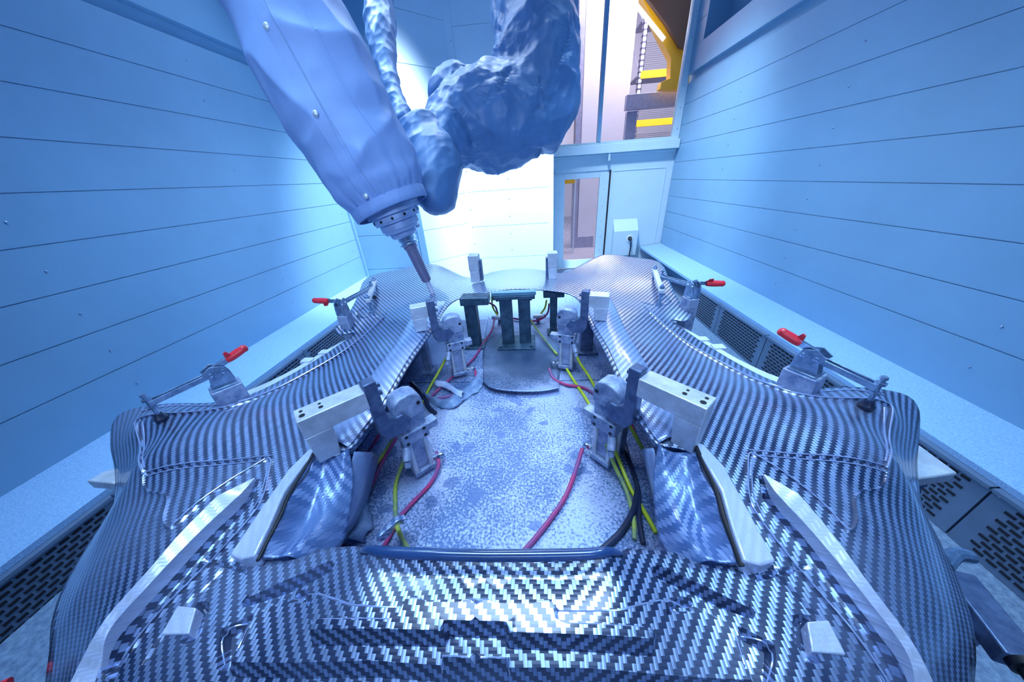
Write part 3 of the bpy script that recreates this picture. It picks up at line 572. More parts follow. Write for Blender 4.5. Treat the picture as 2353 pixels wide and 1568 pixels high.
hole = [(1190, 664, -.455), (1290, 664, -.457), (1330, 690, -.48), (1350, 740, -.488), (1378, 790, -.487), (1408, 850, -.485), (1442, 930, -.487), (1478, 985, -.49), (1505, 1025, -.495), (1560, 1034, -.495), (1600, 1048, -.495), (1622, 1090, -.50), (1650, 1145, -.50), (1672, 1205, -.505), (1702, 1285, -.505), (1660, 1298, -.505), (1610, 1290, -.50), (1550, 1268, -.50), (1490, 1262, -.495), (1440, 1262, -.492), (1400, 1272, -.488), (1250, 1282, -.486), (1103, 1284, -.486)]
hol2 = [tuple(lc(u, v, z).xy) for u, v, z in hole]
out2[0] = (0, out2[0][1]); out2[-1] = (0, out2[-1][1]); hol2[0] = (0, hol2[0][1]); hol2[-1] = (0, hol2[-1][1])
ring = out2+hol2                     # one polygon of the right half: outer edge, then back along the opening
ring = sm2(ring[:len(out2)], 3)+sm2(hol2, 3)
ring = [(max(0, x), y) for x, y in ring]
bd = [(p.x, p.y) for p in dens(ring, True, .010)]
xs = np.arange(0, 1.25, .012); ysr = np.arange(-.25, 2.3, .012); G = np.array([(x+(.0007*(i % 2)), y) for i, x in enumerate(xs) for y in ysr])
pts = []
for kd, P, dl, w in feats:
    C = kd == 'p'
    D = dens(P, C, .0042)
    for i, p in enumerate(D):
        q = D[(i+1) % len(D)] if C or i < len(D)-1 else p
        r0 = D[i-1] if C or i > 0 else p
        t = (q-r0)
        if t.length < 1e-9: continue
        t.normalize(); nn = V((-t.y, t.x))
        for o in ((-.55, 0, .55) if C else (-1.05, -.5, 0, .5, 1.05)): pts.append((p.x+nn.x*w*o, p.y+nn.y*w*o))
F = np.array(pts); F = F[F[:, 0] > 0.0005]
# thin the grid close to feature points
occ = set((int(a/.006), int(c/.006)) for a, c in F)
keep = [g for g in G if (int(g[0]/.006), int(g[1]/.006)) not in occ]
X = np.vstack([np.array(keep), F]); ins = inside(X, bd) & (segdist(X, bd, True) > .0035); X = X[ins]
X = np.unique(np.round(X, 4), axis=0)
allp = [V(p) for p in bd]+[V((float(a), float(c))) for a, c in X]; nb = len(bd)
cv, ce, cf, *_ = delaunay_2d_cdt(allp, [(i, (i+1) % nb) for i in range(nb)], [], 0, 1e-5)
XY = np.array([(v.x, v.y) for v in cv]); cent = np.array([XY[list(t)].mean(0) for t in cf]); ok = inside(cent, bd)
def height(XY):
    h = tps(XY)
    for kd, P, dl, w in feats:
        d = segdist(XY, P, kd == 'p')
        if kd == 'p':
            sd = np.where(inside(XY, P), -d, d); h += dl*np.clip((w/2-sd)/w, 0, 1)
        else: h += dl*np.clip(1-d/w, 0, 1)
    return h
WF = .10
def SX(x, y, s):
    if s > 0: return x
    a = abs(x); return -x*(1+.125*min(1, max(0, (a-.48)/.46))+WF*min(1, max(0, (.25-y)/.35))*min(1, max(0, (a-.35)/.3)))
HZ = height(XY)
b = MB(); vr = [b.bm.verts.new((XY[i, 0], XY[i, 1], HZ[i])) for i in range(len(XY))]; vl = [vr[i] if XY[i, 0] < 1e-5 else b.bm.verts.new((SX(XY[i, 0], XY[i, 1], -1), XY[i, 1], HZ[i])) for i in range(len(XY))]
for t, o in zip(cf, ok):
    if o:
        b.face([vr[i] for i in t]); b.face([vl[i] for i in t[::-1]])
loose = [v for v in b.bm.verts if not v.link_faces]
for v in loose: b.bm.verts.remove(v)
for v in b.bm.verts: v.co = WP @ v.co
bmesh.ops.recalc_face_normals(b.bm, faces=b.bm.faces[:])
me = bpy.data.meshes.new('panel_skin'); b.bm.to_mesh(me); b.bm.free(); me.shade_smooth(); me.set_sharp_from_angle(angle=math.radians(40))
skin = link('panel_skin', me, M['carbon'], pan)
me.update()
up = sum(p.normal.z for p in me.polygons) > 0
skin.data.materials.append(M['rim_resin']); md = skin.modifiers.new('s', 'SOLIDIFY'); md.material_offset_rim = 1; md.thickness = .004; md.offset = -1 if up else 1
# parts laid on the skin, built on both sides of the panel's own axis
def hz(x, y): return float(height(np.array([[abs(x), y]]))[0])
def both(name, m, fn, **k):
    for s in (1, -1):
        b = MB(); fn(b, lambda p: WP @ V((SX(p[0], p[1], s), p[1], p[2]))); b.build(name, m, pan, **k)
def slab(pxs, top, z=-.5, under=.012):
    P = poly2(pxs, z)
    tops = top if hasattr(top, '__len__') else [top]*len(P)
    def fn(b, T):
        lo = [T((x, y, hz(x, y)-under)) for x, y in P]; hi = [T((x, y, hz(x, y)+t)) for (x, y), t in zip(P, tops)]
        b.hull8(lo, hi)
    return fn
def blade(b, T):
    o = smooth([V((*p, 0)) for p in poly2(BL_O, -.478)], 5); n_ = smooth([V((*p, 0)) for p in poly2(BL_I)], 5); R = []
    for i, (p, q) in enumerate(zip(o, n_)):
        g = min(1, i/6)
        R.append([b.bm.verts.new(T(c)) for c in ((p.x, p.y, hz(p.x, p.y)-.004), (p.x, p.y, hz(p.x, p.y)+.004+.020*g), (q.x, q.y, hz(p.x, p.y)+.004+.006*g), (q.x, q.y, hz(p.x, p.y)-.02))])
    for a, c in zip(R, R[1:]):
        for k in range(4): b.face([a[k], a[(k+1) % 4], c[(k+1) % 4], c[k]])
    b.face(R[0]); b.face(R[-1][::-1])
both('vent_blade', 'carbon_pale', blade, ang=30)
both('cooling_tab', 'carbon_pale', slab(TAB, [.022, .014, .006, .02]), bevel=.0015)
def rail(b, T):
    A = [(1338, 690), (1360, 745), (1400, 820), (1440, 915), (1480, 985), (1512, 1030)]
    Bq = [(1402, 690), (1430, 752), (1466, 820), (1520, 905), (1570, 985), (1578, 1012)]
    def row(P, dz): return [V((*p, 0)) for p in poly2(P)]
    a, c = smooth(row(A, 0), 5), smooth(row(Bq, 0), 5); R = []
    for p, q in zip(a, c):
        r = []
        for t, dz in ((0, -.02), (0, .004), (.25, .012), (.6, .014), (.95, .005), (1, .001)):
            x, y = p.x+(q.x-p.x)*t, p.y+(q.y-p.y)*t; r.append(b.bm.verts.new(T((x, y, hz(x, y)+dz if abs(x) > 0 else 0))))
        R.append(r)
    for i in range(len(R)-1):
        for j in range(len(R[0])-1): b.face([R[i][j], R[i+1][j], R[i+1][j+1], R[i][j+1]])
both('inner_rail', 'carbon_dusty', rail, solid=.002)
def wire(pxs, off=0.0, r=.0016, sm=True):
    P = poly2(pxs); P = sm2(P, 6) if sm else P
    D = dens(P, False, .012)
    def fn(b, T):
        out = []
        for i, p in enumerate(D):
            t = (D[min(i+1, len(D)-1)]-D[max(i-1, 0)]).normalized(); q = V((p.x-t.y*off, p.y+t.x*off)); out.append(T((q.x, q.y, hz(q.x, q.y)+r*1.1)))
        b.tube(out, r, seg=6, step=1)
    return fn
for kk in GLINT_WIRES: both('edge_bead', 'resin', wire(*kk))  # thin wires added along the edges to draw their highlight lines
both('rolled_lip', 'rim_resin', lambda b, T: b.tube([T((lc(u, v, -.486).x if u > 1104 else 0, lc(u, v, -.486).y, hz(*lc(u, v, -.486).xy)+.001)) for u, v in ((1103, 1292), (1200, 1292), (1300, 1290), (1360, 1288), (1400, 1281), (1430, 1272))], lambda t: .008*(1-.7*t**4), seg=14, flat=.9))
# duct moulding: pale ridge, dark seam, hollow trough that drops to the table
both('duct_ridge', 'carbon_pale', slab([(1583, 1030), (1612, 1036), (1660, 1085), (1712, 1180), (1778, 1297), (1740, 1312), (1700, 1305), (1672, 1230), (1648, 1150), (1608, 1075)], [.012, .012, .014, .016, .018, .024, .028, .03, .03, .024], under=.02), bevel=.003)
def trough(b, T):
    rows = [[(1512, 1030, .0), (1520, 1042, .006), (1545, 1042, -.006), (1575, 1043, -.004), (1592, 1044, .010)],
            [(1508, 1075, -.03), (1530, 1075, -.012), (1562, 1078, -.018), (1590, 1085, -.016), (1612, 1090, .012)],
            [(1518, 1130, -.06), (1542, 1130, -.028), (1580, 1135, -.026), (1612, 1140, -.020), (1640, 1145, .014)],
            [(1540, 1190, -.08), (1562, 1190, -.03), (1600, 1192, -.022), (1638, 1200, -.016), (1660, 1205, .014)],
            [(1560, 1240, -.05), (1590, 1238, -.01), (1625, 1245, -.008), (1655, 1255, -.006), (1682, 1260, .014)],
            [(1590, 1285, -.03), (1625, 1285, .0), (1655, 1290, .004), (1680, 1295, .006), (1700, 1300, .012)]]
    G3 = []
    for r in rows: G3.append(smooth([V((*lc(u, v).xy, dz)) for u, v, dz in r], 5))
    cols = [smooth(c, 5) for c in zip(*G3)]; vs = []
    for c in cols: vs.append([b.bm.verts.new(T((p.x, p.y, hz(p.x, p.y)+p.z+.011*(1-abs(noise.noise(V((p.x*14, p.y*9, 1)))*3)-.6)*min(1, j0*.2)))) for j0, p in enumerate(c)])
    for i in range(len(vs)-1):
        for j in range(len(vs[0])-1): b.face([vs[i][j], vs[i+1][j], vs[i+1][j+1], vs[i][j+1]])
both('duct_trough', 'carbon_duct', trough, solid=.003)
both('seam_strip', 'black', lambda b, T: b.tube([T((*lc(u, v).xy, hz(*lc(u, v).xy)+.017)) for u, v in ((1592, 1046), (1612, 1085), (1640, 1140), (1658, 1200), (1682, 1260), (1700, 1308))], .0045, flat=.6))
# inner skirt: hanging wall of moulding down to the table inside the opening
def skirt(b, T):
    L1 = [(1500, 1030, -.50), (1515, 1085, -.53), (1530, 1150, -.55), (1552, 1215, -.55), (1575, 1260, -.52)]
    L2 = [(1478, 1045, -.66), (1492, 1110, -.68), (1512, 1180, -.70), (1538, 1232, -.69), (1560, 1262, -.66)]
    R = [smooth([V(lc(*p)) for p in L], 5) for L in (L1, L2)]
    mid = [(p+q)/2+V((-.012, 0, .01)) for p, q in zip(*R)]; vs = [[b.bm.verts.new(T(p)) for p in r] for r in (R[0], mid, R[1])]
    for r, q in zip(vs, vs[1:]):
        for i in range(len(r)-1): b.face([r[i], r[i+1], q[i+1], q[i]])
both('inner_skirt', 'duct', skirt, solid=.003)
# pale rim support under the outer edge, with small tabs
def rim(b, T):
    P = [(1530, 738, -.545), (1600, 778, -.55), (1690, 832, -.55), (1780, 874, -.55), (1850, 890, -.55)]
    a = smooth([lc(*p) for p in P], 5); vs = []
    for p in a: vs.append([b.bm.verts.new(T(p+V(o))) for o in ((-.03, -.02, .0), (.012, .012, .004), (.022, .02, -.004), (.022, .02, -.03), (-.03, -.02, -.03))])
    for i in range(len(vs)-1):
        for j in range(5): b.face([vs[i][j], vs[i+1][j], vs[i+1][(j+1) % 5], vs[i][(j+1) % 5]])
    b.face(vs[0]); b.face(vs[-1][::-1])
sup = thing('panel_support', 'pale support cradle showing along the curved outer edges of the panel', 'support', (O2.x, O2.y, Z(-.6)), TH)
for s in (1, -1):
    b = MB(); rim(b, lambda p: WP @ V((SX(p[0], p[1], s), p[1], p[2]))); b.build('edge_rail', 'support', sup)
    for (u, v) in ((1612, 782), (1650, 800)):
        q = WP @ V((SX(lc(u, v, -.55).x, .8, s), lc(u, v, -.55).y, -.05)); MB().box(q+V((.0, 0, .002)), (.04, .03, .012)).build('lug', 'support', sup, .002)
    q = WP @ V((.50*s, .85, 0)); MB().bb(q.x-.03, q.x+.03, q.y-.35, q.y+.35, Z(-.78), Z(-.60)).build('side_beam', 'steel', sup, .002)
    for yy in (-.25, .25): MB().bb(q.x-.025, q.x+.025, q.y+yy-.025, q.y+yy+.025, FZ, Z(-.78)).build('leg', 'steel', sup)

# ================================================================ THE ROBOT
def proj(p):
    c = R3.transposed() @ (V(p)-C0); return V((CX+FPX*c.x/-c.z, CY-FPX*c.y/-c.z))
def ridge(p, f, seed=0):
    return 1-abs(noise.noise(p*f+V((seed, seed*1.7, -seed))))*2.2
rob = thing('robot_arm', 'milling robot arm in pale blue fabric sleeves reaching down over the carbon panel', 'robot arm', (-.1, 1.9, Z(2.2)))
Bq, Tq = atz(0, 0, -1), None
SB, ST = atd(897, 470, 1.31), atd(640, -15, 1.03)
secs = [(-.55, 150), (-.25, 158), (0.0, 163), (.12, 196), (.25, 212), (.38, 215), (.52, 246), (.70, 252), (.85, 248), (1.0, 240), (1.25, 240), (1.55, 235), (1.9, 220)]
axd = (ST-SB).normalized(); LEN = (ST-SB).length
su = V((0, 0, 1)).cross(axd).normalized(); sw = axd.cross(su)
if (su.dot(R3 @ V((1, 0, 0)))) < 0: su = -su
sv = axd.cross(su)
if sv.dot(C0-SB) < 0: sv = -sv                       # sv points to the camera side
tsec = [(0.0, 163), (.13, 200), (.24, 216), (.36, 222), (.50, 244), (.66, 254), (.82, 248), (1.0, 238), (1.3, 240), (1.7, 235), (2.1, 220)]
def srad(t):
    for (a, ra), (c, rc) in zip(tsec, tsec[1:]):
        if t <= c:
            k = max(0, (t-a)/(c-a)); k = k*k*(3-2*k); px = ra+(rc-ra)*k
            return px/2*(1.31+(1.03-1.31)*t)/FPX
    return .15
def ssurf(t, ph, disp=True):
    c = SB+axd*(LEN*t); c = c+su*(-.018*math.sin(min(t, 1)*math.pi)); r = srad(t)
    n = su*math.cos(ph)+sv*math.sin(ph)
    if disp:
        base = c+n*r; env = min(1, t*5+.05)
        d = .016*env*(max(0, ridge(base*V((1, 1, .45)), 3.3, 3))**2-.4)+.006*env*max(0, ridge(base*V((1, 1, .6)), 9, 8))
        # folds on the shadow side of the placket
        lf = max(0, math.cos(ph-2.7)); d += .022*env*lf*(max(0, ridge(base, 4.2, 11))**2-.5)
        d += .0045*math.exp(-t*18)*math.sin(ph*34)+.004*math.exp(-t*9)*math.sin(ph*19+2)
        r += d
    return c+n*r
b = MB(); rings = []; NT, NP = 150, 160
for i in range(NT+1):
    t = 2.1*(i/NT)**1.15
    rings.append([b.bm.verts.new(ssurf(t, 2*math.pi*k/NP)) for k in range(NP)])
for a, c in zip(rings, rings[1:]):
    for k in range(NP): b.face([a[k], a[(k+1) % NP], c[(k+1) % NP], c[k]])
slv = b.build('forearm_sleeve', 'sleeve', rob, ang=60, solid=.0015)
# hem band, placket, seams and press studs
b = MB(); rr = []
for t, o in ((-.035, .0), (-.03, .006), (.0, .008), (.028, .006), (.034, -.002)):
    rr.append([b.bm.verts.new(ssurf(max(t, 0), 2*math.pi*k/96, False)+axd*(LEN*min(t, 0))+(su*math.cos(2*math.pi*k/96)+sv*math.sin(2*math.pi*k/96))*(o+.0012*math.sin(k*2.3)+.001*math.sin(k*1.1))) for k in range(96)])
for a, c in zip(rr, rr[1:]):
    for k in range(96): b.face([a[k], a[(k+1) % 96], c[(k+1) % 96], c[k]])
b.build('hem_band', 'sleeve', slv, ang=60, solid=.002)
_tab = [(t/60*1.5, math.pi*p/60) for t in range(61) for p in range(61)]; _pr = [(proj(ssurf(t, p)), t, p) for t, p in _tab if (su*math.cos(p)+sv*math.sin(p)).dot((C0-ssurf(t, p)).normalized()) > .12]
def onsleeve(u, v):
    w = V((u, v)); _, t, p = min(_pr, key=lambda a: (a[0]-w).length_squared); st = 1.0
    for _ in range(14):
        st *= .7; best = min(((proj(ssurf(t+dt*st*.03, p+dp*st*.06))-w).length_squared, t+dt*st*.03, p+dp*st*.06) for dt in (-1, 0, 1) for dp in (-1, 0, 1)); t, p = best[1], best[2]
    return t, p
def strip(name, pxs, m, off, hw, parent):
    tp = [onsleeve(u, v) for u, v in pxs]; P = smooth([V((t, p, 0)) for t, p in tp], 12); b = MB(); R = []
    for q in P:
        r = srad(q.x); l = []
        for s_, o in ((-hw, -.002), (-hw, off), (hw, off), (hw, -.002)): l.append(b.bm.verts.new(ssurf(q.x, q.y+s_/r)+(su*math.cos(q.y)+sv*math.sin(q.y))*o))
        R.append(l)
    for a, c in zip(R, R[1:]):
        for k in range(3): b.face([a[k], a[k+1], c[k+1], c[k]])
    return b.build(name, m, parent, ang=30)
strip('placket', [(590, -5), (622, 60), (672, 150), (722, 245), (778, 345), (842, 445), (860, 470)], 'sleeve', .0035, .019, slv)
strip('seam', [(600, -5), (655, 90), (738, 240), (800, 345), (868, 450)], 'thread', .0055, .0012, slv)
strip('seam', [(690, 0), (735, 90), (800, 210), (860, 300), (905, 380), (928, 430)], 'sleeve', .0035, .004, slv)
for u, v in ((614, 62), (726, 262), (841, 451)):
    t, p = onsleeve(u, v); n = su*math.cos(p)+sv*math.sin(p); b = MB(); b.lathe(ssurf(t, p)+n*.003, n, [(0, .0105), (.002, .010), (.0045, .007), (.0055, .003)], 20); b.build('press_stud', 'alu', slv)
# spindle: flange stack, collar, holder, cutter
SE = atz(998, 681, -.505); SA = SB+axd*(-.0); sd = (SE-SA).normalized(); SL = (SE-SA).length; print('spindle length', SL)
def seg(name, m, prof, par=rob, sg=32, off=V((0, 0, 0))):
    b = MB(); b.lathe(SA+off, sd, [(h*SL, r) for h, r in prof], sg); return b.build(name, m, par, bevel=.001)
hd = seg('spindle_head', 'flange', [(-.1, .12), (.03, .12), (.03, .118), (.075, .118)])
seg('flange_ring', 'flange', [(.075, .104), (.13, .104), (.135, .100), (.15, .100)], hd)
seg('flange_ring', 'flange', [(.15, .086), (.215, .086), (.22, .080), (.25, .078)], hd)
seg('nose_ring', 'flange', [(.25, .062), (.29, .060), (.31, .05)], hd)
seg('chrome_collar', 'chrome', [(.31, .040), (.35, .040), (.352, .034), (.375, .034), (.377, .042), (.395, .042)], hd)
tlh = seg('tool_holder', 'tool', [(.395, .032), (.435, .032), (.437, .0275), (.62, .026), (.80, .0225), (.815, .018)], rob)
seg('cutter', 'cutter', [(.815, .0125), (.93, .0125), (.995, .011)], tlh, 16)
e1 = sd.orthogonal().normalized(); e2 = sd.cross(e1)
for k in range(12):
    a = 2*math.pi*k/12; n = e1*math.cos(a)+e2*math.sin(a)
    b = MB(); b.lathe(SA+sd*(SL*.11)+n*.1035, n, [(0, .006), (.002, .006), (.002, .003)], 10); b.build('cap_screw', 'black', hd)
# side lug and water nozzles on the flange
MB().box(SA+sd*(SL*.05)+su*.075+sv*.06, (.06, .05, .04), (su, sv, axd)).build('lug', 'flange', hd, .003)
MB().box(SA+sd*(SL*.20)+su*.085+sv*.02, (.035, .035, .07), (su, sv, axd)).build('nozzle_block', 'flange', hd, .003)
# wrinkled sleeve of the wrist and elbow, fused by remeshing
def fused(name, m, tubes, vox, amps, seed, parent, gathers=None):
    b = MB()
    for path in tubes:
        pts = [atd(u, v, dd) for u, v, dd, w in path]; rad = [w/2*dd/FPX for u, v, dd, w in path]; n = len(pts)
        P = smooth([V((*p,)) for p in pts], 6); RR = smooth([V((r, 0, 0)) for r in rad], 6); n0 = None; rings = []
        for i, p in enumerate(P):
            d = (P[min(i+1, len(P)-1)]-P[max(i-1, 0)]).normalized()
            if n0 is None: n0 = d.orthogonal().normalized()
            n0 = (n0-d*n0.dot(d)).normalized(); e = d.cross(n0); rings.append(b.verts([p+(n0*math.cos(2*math.pi*k/20)+e*math.sin(2*math.pi*k/20))*RR[i].x for k in range(20)]))
        for a, c in zip(rings, rings[1:]):
            for k in range(20): b.face([a[k], a[(k+1) % 20], c[(k+1) % 20], c[k]])
        b.face(rings[0][::-1]); b.face(rings[-1])
    bmesh.ops.recalc_face_normals(b.bm, faces=b.bm.faces[:])
    me = bpy.data.meshes.new('raw'); b.bm.to_mesh(me); b.bm.free(); o = bpy.data.objects.new('raw', me); COL.objects.link(o)
    md = o.modifiers.new('r', 'REMESH'); md.mode = 'VOXEL'; md.voxel_size = vox
    ms = o.modifiers.new('m', 'SMOOTH'); ms.iterations = 12
    dg = bpy.context.evaluated_depsgraph_get(); me2 = bpy.data.meshes.new_from_object(o.evaluated_get(dg)); bpy.data.objects.remove(o); bpy.data.meshes.remove(me)
    N = [v.normal.copy() for v in me2.vertices]
    for v, nn in zip(me2.vertices, N):
        p = v.co.copy(); q = p+noise.noise_vector(p*4+V((seed, 0, 0)))*.06; h = 0
        for f, a, pw in amps:
            d_ = noise.voronoi(V((q.x, q.y, q.z*.85))*f+V((seed, 0, 0)))[0][0]; h += a*(min(d_, 1.1)**pw-.3)
        if gathers:
            s2 = proj(p)
            for G_ in gathers:
                for A_, B_ in zip(G_, G_[1:]):
                    ab = V(B_)-V(A_); tt = min(1, max(0, (s2-V(A_)).dot(ab)/ab.length_squared)); dd = (s2-V(A_)-ab*tt).length
                    if dd < 26: h += (.0028*math.sin((tt*ab.length)*.75+dd*.12)-.012*(1-dd/26))*(1-dd/26)
        v.co = p+nn*h
    me2.shade_smooth(); me2.set_sharp_from_angle(angle=math.radians(75)); me2.name = name
    me2.materials.clear()
    return link(name, me2, M[m], parent)
AM = [(3.2, .066, 1.8), (7, .036, 1.7), (15, .014, 1.6), (34, .004, 1.4)]
GA = [[(1147, 20), (1143, 70), (1146, 120)], [(1170, 155), (1150, 210)], [(1242, 190), (1242, 245), (1219, 262)], [(1047, 253), (1074, 283), (1088, 330), (1080, 385)], [(1205, 335), (1250, 352)], [(1305, 60), (1300, 115), (1282, 150)], [(1125, 210), (1118, 235)]]
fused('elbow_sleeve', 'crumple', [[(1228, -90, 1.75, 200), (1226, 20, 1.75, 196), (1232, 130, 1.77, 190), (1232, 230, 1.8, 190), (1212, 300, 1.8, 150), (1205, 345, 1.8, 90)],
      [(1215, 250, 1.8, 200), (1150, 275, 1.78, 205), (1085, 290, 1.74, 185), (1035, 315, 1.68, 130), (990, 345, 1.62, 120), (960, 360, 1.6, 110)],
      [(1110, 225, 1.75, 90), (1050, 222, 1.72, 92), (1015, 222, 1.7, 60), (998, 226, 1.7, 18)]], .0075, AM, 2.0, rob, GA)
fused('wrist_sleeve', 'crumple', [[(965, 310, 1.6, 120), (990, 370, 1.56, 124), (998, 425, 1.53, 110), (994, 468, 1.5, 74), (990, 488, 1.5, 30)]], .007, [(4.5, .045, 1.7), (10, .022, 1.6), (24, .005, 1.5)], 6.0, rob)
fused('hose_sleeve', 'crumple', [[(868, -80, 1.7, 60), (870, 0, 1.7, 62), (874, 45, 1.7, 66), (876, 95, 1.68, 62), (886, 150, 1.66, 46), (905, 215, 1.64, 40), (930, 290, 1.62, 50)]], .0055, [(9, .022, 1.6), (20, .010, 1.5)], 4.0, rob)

# ================================================================ SWING CLAMPS
def swing(label, C, A1, zt, zfoot, sgn, aw=.046, hh=.044, holes=True, foot=(.05, .05)):
    C = V((C[0], C[1], 0)); A = V((A1.x, A1.y, 0)); a = (A-C).normalized(); L = (A-C).length; bb = V((a.y, -a.x, 0)) if V((a.y, -a.x, 0)).y < 0 else V((-a.y, a.x, 0)); k = V((0, 0, 1)); ax = (a, bb, k)
    t = thing('swing_clamp', label, 'clamp', (C.x, C.y, TZ), 0, 'pneumatic swing clamps round the opening')
    def at(x, y, z): return C+a*x+bb*y+k*Z(z)
    # cylinder with tie rods
    cy = MB(); cy.box(at(0, 0, -.642), (.040, .040, .10), ax); cy = cy.build('cylinder', 'alu_dirty', t, .005)
    for i in (-1, 1):
        for j in (-1, 1):
            q = MB(); q.cyl(at(.022*i, .022*j, -.695), at(.022*i, .022*j, -.585), .0065, seg=10); q.build('tie_rod', 'alu', cy)
    q = MB(); q.box(at(0, 0, -.699), (.060, .060, .014), ax); q.build('end_cap', 'alu_dirty', t, .002)
    q = MB(); q.box(at(.0, -.048, -.66), (.05, .03, .118), ax); q.build('mounting_post', 'steel', t, .002)
    bl = MB(); bl.box(at(0, 0, -.567), (.072, .062, .038), ax).box(at(-.004, -.004, -.53), (.062, .052, .04), ax); bl = bl.build('body_block', 'alu_dirty', t, .003)
    for x, z in ((-.024, -.555), (.024, -.555), (-.024, -.578), (.024, -.578)):
        q = MB(); q.lathe(at(x, .0305, z), bb, [(0, .0045), (.0015, .0045), (.0015, .002)], 10); q.build('screw', 'black', bl)
    q = MB(); q.box(at(-.05, .01, -.565), (.032, .03, .022), ax); q.build('side_port', 'alu_dirty', t, .002)
    # rounded housing
    pf = [(-.040, -.512), (.034, -.512), (.034, -.468), (.029, -.453), (.014, -.443), (-.012, -.441), (-.028, -.447), (-.037, -.459), (-.040, -.475)]
    q = MB(); q.prism([at(x, -.022, z) for x, z in pf], bb*.048); hs = q.build('housing', 'alu_dirty', t, .004, ang=50)
    for x, z in ((-.028, -.475), (.018, -.50)):
        q = MB(); q.lathe(at(x, .026, z), bb, [(0, .005), (.0015, .005), (.0015, .002)], 10); q.build('screw', 'black', hs)
    # dark swing bracket
    top = zt+.012
    pf = [(.0, -.505), (.03, -.532), (.062, -.530), (.078, -.505), (.078, top), (.050, top), (.050, -.468), (.032, -.480), (.018, -.478)]
    q = MB(); q.prism([at(x, .008, z) for x, z in pf], bb*.030); q.build('swing_bracket', 'steel', t, .003, ang=50)
    for z in (zt-.008, zt-.03):
        q = MB(); q.lathe(at(.050, .022, z), -a, [(0, .006), (.008, .006), (.008, .003)], 8); q.build('bolt', 'steel', t)
    # arm and foot
    q = MB(); q.box(at((L+.078)/2, .022, zt-hh/2), (L-.078, aw, hh), ax); arm = q.build('arm', 'alu', t, .002)
    if holes:
        for x, y, r in ((L-.012, .012, .0055), (L-.012, -.010+.006, .0035), (L-.045, .01, .0045), (L-.045, -.004, .003)):
            q = MB(); q.lathe(at(x, .022+y-.004, zt-.0005), k, [(0, r), (.0012, r), (.0012, r*.5)], 12); q.build('bolt_hole', 'black', arm)
    x0 = L-foot[0]; fb = zfoot
    bt = [at(x0+.006, .022-aw/2+.004, fb), at(L-.002, .022-aw/2+.004, fb), at(L-.002, .022+aw/2-.004, fb), at(x0+.006, .022+aw/2-.004, fb)]
    tp_ = [at(x0, .022-aw/2, zt-hh), at(L, .022-aw/2, zt-hh), at(L, .022+aw/2, zt-hh), at(x0, .022+aw/2, zt-hh)]
    q = MB(); q.hull8(bt, tp_); q.build('foot', 'alu', t, .002)
    # hose fittings
    q = MB(); q.tube([at(-.03, .01, -.695), at(-.052, .014, -.695), at(-.058, .016, -.697), at(-.06, .017, -.708)], .0068, seg=10, step=3).lathe(at(-.04, .012, -.695), -a, [(0, .0095), (.008, .0095)], 6); q.build('elbow_fitting', 'chrome', t)
    q = MB(); q.cyl(at(.03, .03, -.585), at(.042, .048, -.61), .0105, seg=12).cyl(at(.042, .048, -.61), at(.046, .052, -.625), .008, seg=12); q.build('straight_fitting', 'alu_dirty', t)
    return t
swing('front right swing clamp with long drilled aluminium arm pressing the right wing', (.185, .60), atz(1648, 915, -.375), -.375, -.492, 1)
swing('front left swing clamp with long drilled aluminium arm pressing the left wing', (-.335, .565), atz(672, 945, -.375), -.375, -.492, -1)
swing('rear left swing clamp with short arm beside the robot cutter', (-.325, 1.035), atz(940, 700, -.375), -.375, -.470, -1, holes=False)
swing('rear right swing clamp with short arm in front of the right rear wave', (.125, 1.07), atz(1402, 672, -.375), -.375, -.470, 1, holes=False)

